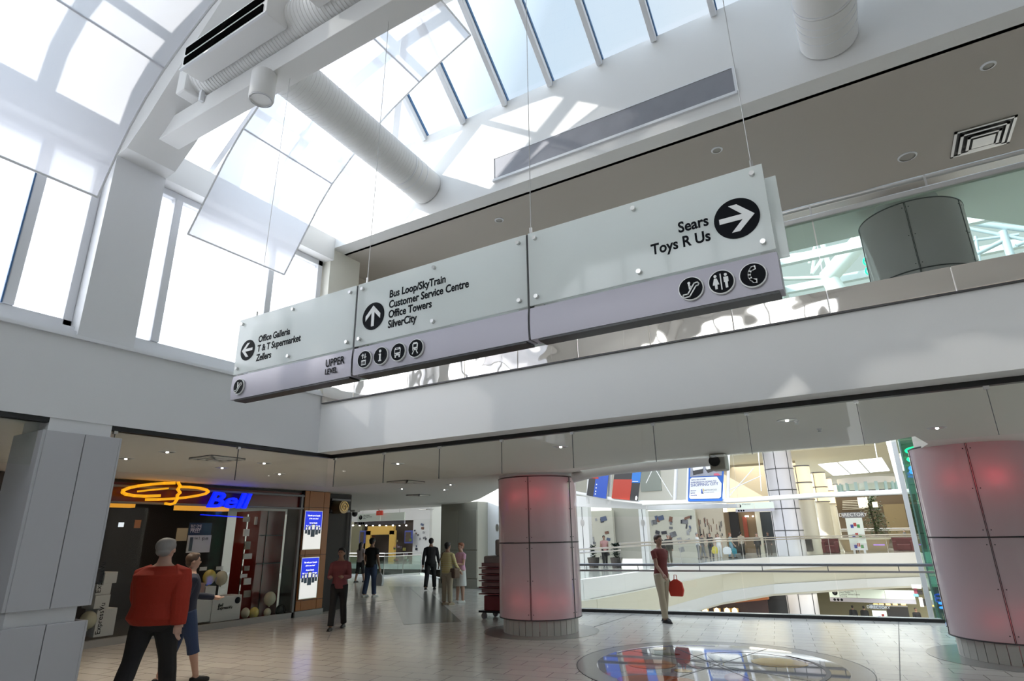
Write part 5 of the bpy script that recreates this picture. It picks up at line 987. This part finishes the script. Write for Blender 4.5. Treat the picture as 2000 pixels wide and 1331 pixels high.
# ================================================================ PEOPLE
skin = mat('skin_light', (.52, .32, .24), .5); skin_d = mat('skin_tan', (.33, .19, .13), .5)
FAB = {}
def fab(name, c):
    if name not in FAB: FAB[name] = mat('fabric_'+name, c, .8, bump=.08, bscale=60)
    return FAB[name]
black_f, navy_f, jeans_f = fab('black', (.012, .012, .014)), fab('navy', (.02, .025, .05)), fab('jeans', (.05, .08, .16))
khaki_f, white_f, hair_bk, hair_gr, hair_rd, hair_br = fab('khaki', (.42, .36, .26)), fab('white', (.78, .78, .77)), mat('black_hair', (.012, .010, .010), .5), mat('grey_hair', (.30, .29, .28), .6), mat('auburn_hair', (.28, .10, .05), .5), mat('brown_hair', (.07, .04, .025), .5)
shoe_bk, shoe_wh = mat('black_shoe', (.01, .01, .01), .4), mat('white_shoe', (.6, .6, .58), .5)
def person(label, loc, face=0, H=1.72, w=1.0, legs=((.0, .0), (.0, .0)), arms=((.05, .08, .15), (.05, .08, .15)), top=black_f, sleeve='long', bottom='trousers', bot=black_f, hair=hair_bk, hairlen=0, shoe=shoe_bk, sk=skin, lean=0, vox=.011, group=None, head_turn=0, strap=None, bulk=0):
    s = H/1.72; root = thing('person', label, 'person', loc, group, rz=face); root.location = Vector(loc)
    def build(mb, name, m, v=vox, par=root, smooth_it=4):
        # lean forward around the hips, then scale
        vs = []
        for x, y, z in mb.v:
            if z > .95 and lean: dz = z-.95; y -= dz*math.sin(lean); z = .95+dz*math.cos(lean)
            vs.append((x*s*w, y*s, (z+shift)*s))
        mb.v = vs; o = mb.build(name, m, par, smooth=True)
        if v:
            r_ = o.modifiers.new('skin_merge', 'REMESH'); r_.mode = 'VOXEL'; r_.voxel_size = v; r_.use_smooth_shade = True
            q = o.modifiers.new('soften', 'SMOOTH'); q.factor = .5; q.iterations = smooth_it
        return o
    J = []
    for sd, (sw, kn) in zip((-1, 1), legs):
        hip = Vector((sd*.09, 0, .92)); k = hip+Vector((sd*.01, -math.sin(sw), -math.cos(sw)))*.42; a = k+Vector((0, -math.sin(sw-kn), -math.cos(sw-kn)))*.41; J.append((hip, k, a, sw-kn))
    shift = -(min(j[2].z for j in J)-.085)
    A = []
    for sd, (sw, ab, el) in zip((-1, 1), arms):
        sh = Vector((sd*.183, 0, 1.385)); e_ = sh+Vector((sd*math.sin(ab), -math.sin(sw)*math.cos(ab), -math.cos(sw)*math.cos(ab)))*.29
        inw = -sd*math.sin(max(0, el-.9))*.75; f = Vector((inw+sd*math.sin(ab)*.3, -math.sin(sw+el), -math.cos(sw+el))).normalized(); A.append((sh, e_, e_+f*.25, f))
    def torso(mb, g=0, z0=.80, z1=1.6, hem=0):
        rows = [(.80, .10, .09, 0), (.86, .155, .112, .01), (.93, .168, .120, .012), (1.0, .150, .108, .006), (1.08, .134, .098, 0), (1.18, .145, .108, -.004), (1.28, .165, .118, -.006), (1.36, .172, .108, 0), (1.41, .150, .092, .006), (1.45, .100, .072, .008), (1.48, .062, .058, .006), (1.54, .050, .052, 0)]
        rings = []
        for z, rx, ry, yo in rows:
            if z < z0 or z > z1: continue
            gg = g+bulk*(.06 if .9 < z < 1.4 else .02) if g else 0
            rings.append([((rx+gg)*math.cos(2*PI*k/20), yo+(ry+gg)*math.sin(2*PI*k/20), z) for k in range(20)])
        mb.loft(rings)
    def leg(mb, j, g=0, upto=1, taper=True):
        hip, k, a, _ = j; pts = [hip+Vector((0, 0, .03)), hip.lerp(k, .35), hip.lerp(k, .8), k, k.lerp(a, .3), k.lerp(a, .75), a]; rs = [.092, .086, .064, .058, .060, .044, .040]
        if g: rs = [r+g if i < 3 else max(r+g, .068 if taper else .075) for i, r in enumerate(rs)]
        n = max(2, int(round(upto*6))+1); mb.tube(pts[:n], rs[:n], 14)
    def arm(mb, a, g=0, upto=1):
        sh, e_, wr, f = a; pts = [sh+Vector((-.09 if sh.x > 0 else .09, 0, .032)), sh+Vector((0, 0, -.008)), sh.lerp(e_, .5), e_, e_.lerp(wr, .35), wr]; rs = [.036, .050, .045, .038, .038, .027]
        if g: rs = [r+g+bulk*(.022 if i_ > 1 else .008) for i_, r in enumerate(rs)]
        n = max(2, int(round(upto*5))+1); mb.tube(pts[:n], rs[:n], 12)
    b = MB(); torso(b)
    for j in J:
        leg(b, j); a = j[2]; fw = Vector((0, -1, 0)); b.tube([a+Vector((0, .05, -.045)), a+Vector((0, .0, -.035)), a+fw*.1+Vector((0, 0, -.055)), a+fw*.17+Vector((0, 0, -.065))], [.03, .038, .032, .018], 12)
    for sd, a in zip((-1, 1), A):
        arm(b, a); wr, f = a[2], a[3]; side = Vector((0, 1, 0)) if abs(f.y) < .7 else Vector((1, 0, 0)); side = (side-f*side.dot(f)).normalized(); nrm = f.cross(side)
        b.tube([wr, wr+f*.03, wr+f*.085], [.026, .036, .034], 10)
        for i, (L, o_) in enumerate(((.070, -.030), (.082, -.010), (.077, .010), (.060, .029))):
            p0 = wr+f*.075+side*o_; b.tube([p0, p0+f*L*.5+nrm*.006*sd, p0+f*L*.95+nrm*.022*sd], [.0105, .0095, .0075], 8)
        p0 = wr+f*.03-side*.03; b.tube([p0, p0+f*.03-side*.022, p0+f*.062-side*.028+nrm*.01*sd], [.012, .0105, .0085], 8)
    ht = head_turn
    def hp(x, y, z): return (x*math.cos(ht)-y*math.sin(ht), x*math.sin(ht)+y*math.cos(ht), z)
    h = MB(); h.ell((0, .008, 1.635), .074, .094, .098, 20, 14); h.ell((0, -.022, 1.575), .052, .062, .062, 16, 10); h.ell((0, -.094, 1.605), .012, .020, .020, 10, 8); h.ell((0, -.05, 1.54), .028, .028, .02, 10, 8)
    for sd in (-1, 1): h.ell((sd*.078, .008, 1.608), .010, .018, .028, 10, 8)
    for sd in (-1, 1): h.ell((sd*.030, -.078, 1.648), .022, .012, .008, 10, 6)
    h.v = [hp(*v) for v in h.v]; b.v_off = len(b.v); b.add(h.v, h.f)
    build(b, 'body', sk)
    for sd in (-1, 1):
        e_ = MB(); e_.ell(hp(sd*.029, -.083, 1.628), .011, .008, .007, 10, 6); build(e_, 'eye', shoe_bk, 0)
    e_ = MB(); e_.ell(hp(0, -.083, 1.567), .021, .006, .006, 10, 6); build(e_, 'mouth', mat('lip', (.35, .12, .10), .5) if 'lip' not in MATS else MATS['lip'], 0)
    hr = MB(); hr.ell((0, .022, 1.66), .086, .094, .088, 20, 12); hr.ell((0, -.030, 1.705), .064, .050, .036, 14, 8)
    if hairlen: hr.tube([(0, .05, 1.66), (0, .075, 1.58), (0, .09, 1.58-hairlen)], [.085, .085, .06], 14)
    else: hr.ell((0, .055, 1.60), .066, .052, .055, 14, 8)
    hr.v = [hp(*v) for v in hr.v]; build(hr, 'hair', hair, vox, smooth_it=2)
    t = MB(); torso(t, .018, .86 if bottom != 'skirt' else .93, 1.46)
    up = {'long': 1, 'short': .42}[sleeve]
    for a in A: arm(t, a, .014, up if sleeve == 'short' else .98)
    build(t, 'jacket' if bulk else 'shirt', top)
    t = MB(); torso(t, .012, .80, 1.01)
    if bottom == 'trousers':
        for j in J: leg(t, j, .016, 1)
    elif bottom == 'capri':
        for j in J: leg(t, j, .022, .75)
    else:
        hem = .48; t.loft([[((rx)*math.cos(2*PI*k/20), ry*math.sin(2*PI*k/20), z) for k in range(20)] for z, rx, ry in ((1.0, .158, .118), (.9, .185, .138), (.7, .20, .16), (hem, .205, .175))])
    build(t, {'trousers': 'trousers', 'capri': 'cropped_trousers', 'skirt': 'skirt'}[bottom], bot)
    for j in J:
        a = j[2]; q = MB(); q.tube([a+Vector((0, .075, -.055)), a+Vector((0, .03, -.048)), a+Vector((0, -.05, -.05)), a+Vector((0, -.14, -.06)), a+Vector((0, -.185, -.066))], [.026, .040, .042, .036, .018], 14); q.box(a.x-.038, a.x+.038, a.y-.18, a.y+.08, a.z-.088, a.z-.072); build(q, 'shoe', shoe, .009, smooth_it=2)
    if strap:
        q = MB(); q.tube([(.10, -.10, 1.30), (.13, -.02, 1.475), (.14, .07, 1.44), (.17, .155, 1.2), (.24, .13, .98)], .013, 8); build(q, 'bag_strap', strap, 0)
    return root
def on_floor(px, py, z=0): p = onZ(z, px, py); return (p.x, p.y, z)
def bag(label, loc, m, w=.28, h=.32, d=.1, g=None):
    r = thing('shopping_bag', label, 'bag', loc, g); x, y, z = loc
    part(MB().loft([[(x+sx_*a/2, y+sy_*b/2, z+c) for sx_, sy_ in ((-1, -1), (1, -1), (1, 1), (-1, 1))] for a, b, c in ((w*.8, d*.8, 0), (w, d, h*.35), (w*.85, d*.7, h*.8), (w*.25, d*.3, h))]), 'bag_body', m, r, smooth=True, bevel=.01)
    part(MB().tube([(x-w*.1, y, z+h), (x-w*.07, y, z+h+.09), (x+w*.07, y, z+h+.09), (x+w*.1, y, z+h)], .008, 6), 'handle', m, r); return r
red_j = fab('red_jacket', (.34, .022, .006))
p = onZ(0, 276, 1392)
person('stout person in a bright red jacket and black trousers walking past the phone store', (p.x, p.y, 0), PI+.5, 1.86, 1.27, ((.30, .05), (-.30, .15)), ((-.35, .18, .3), (.4, .18, .3)), red_j, 'long', 'trousers', black_f, hair_gr, bulk=1, vox=.010)
p = onZ(0, 345, 1335)
person('person in dark top and blue jeans walking right beside the red jacket', (p.x, p.y, 0), PI-.4, 1.66, 1.05, ((.28, .05), (-.2, .15)), ((-.3, .12, .2), (.5, .12, .9)), navy_f, 'long', 'capri', fab('blue_jeans', (.03, .055, .13)), hair_br, sk=skin, vox=.010)
p = on_floor(657, 1230)
person('woman in dusky pink top and black trousers walking out by the dark shop', p, .55, 1.62, 1.0, ((.22, .05), (-.2, .15)), ((.15, .15, 1.5), (.15, .15, 1.5)), fab('dusky_rose', (.22, .06, .07)), 'long', 'trousers', black_f, hair_bk, .16, sk=skin_d, vox=.010)
person('woman with long dark hair, pale top and black trousers, seen from behind', on_floor(702, 1138), PI, 1.66, 1.0, ((.2, .0), (-.15, .1)), ((-.1, .15, .3), (.1, .15, .3)), fab('mauve_white', (.36, .30, .30)), 'short', 'capri', black_f, hair_bk, .22, sk=skin_d)
p = on_floor(722, 1167)
person('man in black shirt and blue jeans from behind, carrying a white plastic bag', p, PI, 1.80, 1.12, ((.08, .0), (-.12, .1)), ((.05, .16, .2), (.1, .22, .5)), black_f, 'short', 'trousers', jeans_f, hair_bk, shoe=shoe_wh, sk=skin_d)
bag('white plastic bag hanging from the hand of the man in jeans', (p[0]+.30, p[1]+.10, .34), fab('plastic_white', (.62, .64, .66)), .30, .38)
p = on_floor(840, 1153)
person('man dressed all in black walking by the grey pillar', p, PI+.5, 1.80, 1.05, ((.35, .05), (-.30, .25)), ((.3, .14, .3), (-.3, .14, .2)), black_f, 'long', 'trousers', black_f, hair_bk, sk=skin_d)
bag('dark shopping bag beside the man dressed all in black', (p[0]+.55, p[1]+.1, .22), fab('bag_black', (.03, .03, .03)), .26, .34)
# yellow shirt with stripes
ys = mat('fabric_yellow_stripe', (.62, .54, .25), .8); n_ = ys.node_tree; wv = n_.nodes.new('ShaderNodeTexWave'); wv.bands_direction = 'Z'; wv.inputs['Scale'].default_value = 6; cr_ = n_.nodes.new('ShaderNodeValToRGB'); cr_.color_ramp.elements[0].color = (.66, .62, .38, 1); cr_.color_ramp.elements[1].color = (.60, .47, .16, 1); tx = n_.nodes.new('ShaderNodeTexCoord')
n_.links.new(tx.outputs['Object'], wv.inputs[0]); n_.links.new(wv.outputs[0], cr_.inputs[0]); n_.links.new(cr_.outputs[0], n_.nodes['Principled BSDF'].inputs['Base Color'])
p = on_floor(873, 1182)
person('woman in yellow striped shirt and khaki trousers, standing with her back to us', p, PI-.15, 1.64, 1.10, ((.02, .0), (-.02, .0)), ((.25, .16, .5), (.1, .14, .2)), ys, 'long', 'trousers', khaki_f, hair_bk, shoe=mat('tan_shoe', (.36, .28, .18), .5), strap=fab('brown_strap', (.10, .06, .04)), sk=skin_d)
r = thing('shoulder_bag', 'brown shoulder bag hanging at the side of the woman in yellow', 'bag', (p[0]+.30, p[1]-.05, .72)); part(MB().box(p[0]+.25, p[0]+.38, p[1]-.16, p[1]+.08, .70, .95), 'bag_body', fab('brown_leather', (.14, .09, .06)), r, bevel=.03); part(MB().box(p[0]+.21, p[0]+.37, p[1]-.17, p[1]+.09, .86, .96), 'flap', fab('brown_leather', (.14, .09, .06)), r, bevel=.02)
p = on_floor(899, 1178)
person('woman in pink top and white skirt with short auburn hair, facing us', p, -.35, 1.62, 1.05, ((.05, .0), (-.03, .0)), ((.2, .12, 1.55), (.2, .12, 1.5)), fab('pink', (.66, .36, .50)), 'short', 'skirt', fab('skirt_white', (.66, .66, .64)), hair_rd, shoe=shoe_wh)
r = thing('handbag', 'black handbag with a yellow paper held between the two chatting women', 'bag', (p[0]-.25, p[1]-.22, .62)); part(MB().box(p[0]-.38, p[0]-.12, p[1]-.28, p[1]-.18, .60, .90), 'bag_body', fab('bag_ink', (.015, .015, .03)), r, bevel=.03); part(MB().bar((p[0]-.42, p[1]-.24, .62), (p[0]-.36, p[1]-.24, .80), .12, .01), 'yellow_paper', fab('paper_yellow', (.65, .58, .22)), r)
p = on_floor(1300, 1216)
person('slim person in dark red top and khaki trousers walking along the landing railing', p, PI/2-.55, 1.76, .92, ((.14, .02), (-.10, .08)), ((.35, .08, .5), (-.25, .08, .4)), fab('maroon', (.14, .025, .02)), 'short', 'trousers', khaki_f, hair_br, sk=skin_d, vox=.010)
bag('red shopping bag swinging behind the walker at the railing', (p[0]+.25, p[1]+.16, .50), fab('bag_red', (.50, .04, .02)), .32, .34)
far = [(1293, 1103, 'dark-haired visitor in black behind the walker at the railing', 0.5, black_f, 'long', black_f, hair_bk, skin_d),
 (1309, 1102, 'person in black top by the wide mural, just right of the walker', .3, fab('charcoal', (.02, .02, .02)), 'long', fab('dark_olive', (.06, .06, .04)), hair_gr, skin),
 (1366, 1093, 'white-haired person in white shirt and grey trousers in the far crowd', PI/2, white_f, 'long', fab('slate', (.18, .19, .21)), hair_gr, skin),
 (1375, 1090, 'dark-haired person close behind the white shirt in the far crowd', PI/2, fab('grey_top', (.14, .14, .15)), 'long', fab('slate', (.18, .19, .21)), hair_bk, skin),
 (1391, 1092, 'person in black shirt and dark trousers in the middle of the far crowd', 0, black_f, 'short', navy_f, hair_br, skin),
 (1400, 1088, 'tall person behind, between the black and white shirts in the far crowd', 0, fab('dark_grey', (.06, .06, .07)), 'long', black_f, hair_br, skin),
 (1407, 1092, 'person all in white carrying yellow and white bags in the far crowd', .2, white_f, 'short', white_f, hair_br, skin),
 (1431, 1091, 'person in pale teal outfit with a turquoise bag in the far crowd', PI/2+.4, fab('teal', (.18, .36, .40)), 'short', fab('pale_blue', (.22, .36, .45)), hair_rd, skin),
 (1452, 1087, 'person in beige top from behind before the clothing shop', PI, fab('beige', (.42, .36, .28)), 'short', black_f, hair_bk, skin),
 (1483, 1087, 'man in dark suit left of the tall white column', .2, fab('suit', (.015, .015, .02)), 'long', black_f, hair_bk, skin),
 (1505, 1085, 'dark-clothed person right beside the tall white column', -.3, black_f, 'long', black_f, hair_bk, skin_d),
 (1676, 1081, 'person standing behind the directory board, only legs showing', PI, fab('tan', (.25, .2, .15)), 'short', fab('brown_skirt', (.12, .06, .05)), hair_br, skin)]
for k, (px, py, lab, fc, tp, sl_, bt, hr_, sk_) in enumerate(far):
    person(lab, on_floor(px, py), fc, 1.68+.04*(k % 3), 1.0, ((.2, .02), (-.18, .12)) if k % 2 else ((.05, 0), (-.04, 0)), ((.2, .12, .4), (-.15, .12, .3)), tp, sl_, 'trousers', bt, hr_, sk=sk_, vox=.016, shoe=shoe_wh if k == 6 else shoe_bk)
c = onY(35, 1181, 1080); person('person in pink shirt with dark hair between the two planters', (c.x, 35, 0), .5, 1.72, 1.0, ((.2, .02), (-.2, .1)), ((.3, .12, .5), (-.2, .12, .3)), fab('salmon', (.45, .25, .24)), 'short', 'trousers', black_f, hair_bk, sk=skin_d, vox=.016)
for k, (px, lab) in enumerate(((1667, 'left one of two dark figures on the lower level under the long sign'), (1689, 'right one of two dark figures on the lower level under the long sign'), (1790, 'lone dark figure on the lower level beside the lift shaft'))):
    c = onY(57, px, 1200); person(lab, (c.x, 57, -5.6), PI if k < 2 else .3, 1.75, 1.1, ((.15, .02), (-.15, .1)), ((.2, .12, .4), (-.15, .12, .3)), black_f, 'long', 'trousers' if k else 'capri', black_f, hair_bk, sk=skin_d, vox=.018)
c = onY(70, 1764, 1030); person('distant person in grey on the lounge terrace at the right', (c.x, 70, 0), -PI/2, 1.75, 1.0, ((0, 0), (0, 0)), ((.2, .1, 1.2), (.2, .1, 1.2)), fab('grey_top', (.14, .14, .15)), 'long', 'trousers', black_f, hair_bk, vox=.02)
q = on_floor(1400, 1092); bag('yellow shopping bag carried by the person all in white', (q[0], q[1]-.3, .35), fab('bag_yellow', (.70, .58, .08)), .42, .5)
q = on_floor(1424, 1092); bag('big white shopping bag carried by the person all in white', (q[0], q[1]-.3, .30), white_f, .6, .5)
q = on_floor(1438, 1091); bag('turquoise bag carried by the person in pale teal', (q[0], q[1]-.3, .30), fab('bag_teal', (.05, .25, .30)), .34, .4)
# red trolley half hidden by the left column
c = onZ(0, 972, 1213); X0, Y0 = c.x-.55, c.y+.35
r = thing('goods_trolley', 'dark red shelved goods trolley half hidden behind the left pink column', 'trolley', (X0+.5, Y0, 0)); dr = mat('dark_red_plastic', (.16, .025, .03), .45); gs = mat('grey_sheet', (.22, .19, .18), .6)
part(MB().box(X0, X0+1.3, Y0-.3, Y0+.3, .14, .18), 'deck', black, r); part(MB().box(X0+.12, X0+1.2, Y0-.26, Y0+.26, .18, .50), 'red_crate', dr, r, bevel=.02)
for k in range(5): part(MB().box(X0, X0+1.25, Y0-.3, Y0+.3, .52+k*.14, .545+k*.14), 'shelf', dr, r, bevel=.005); part(MB().box(X0+.06, X0+1.2, Y0-.26, Y0+.26, .56+k*.14, .645+k*.14), 'tray', mat('rose_grey', (.22, .12, .12), .6) if 'rose_grey' not in MATS else MATS['rose_grey'], r)
part(MB().box(X0+.1, X0+1.2, Y0-.25, Y0+.25, 1.14, 1.36), 'grey_cover', gs, r, bevel=.04); part(MB().box(X0+.42, X0+1.2, Y0-.25, Y0+.25, 1.36, 1.72), 'grey_cover', gs, r, bevel=.04)
for x in (X0+.12, X0+1.1):
    for y in (Y0-.24, Y0+.24): part(MB().tube([(x, y-.02, .07), (x, y+.02, .07)], .07, 16), 'wheel', greybar, r)
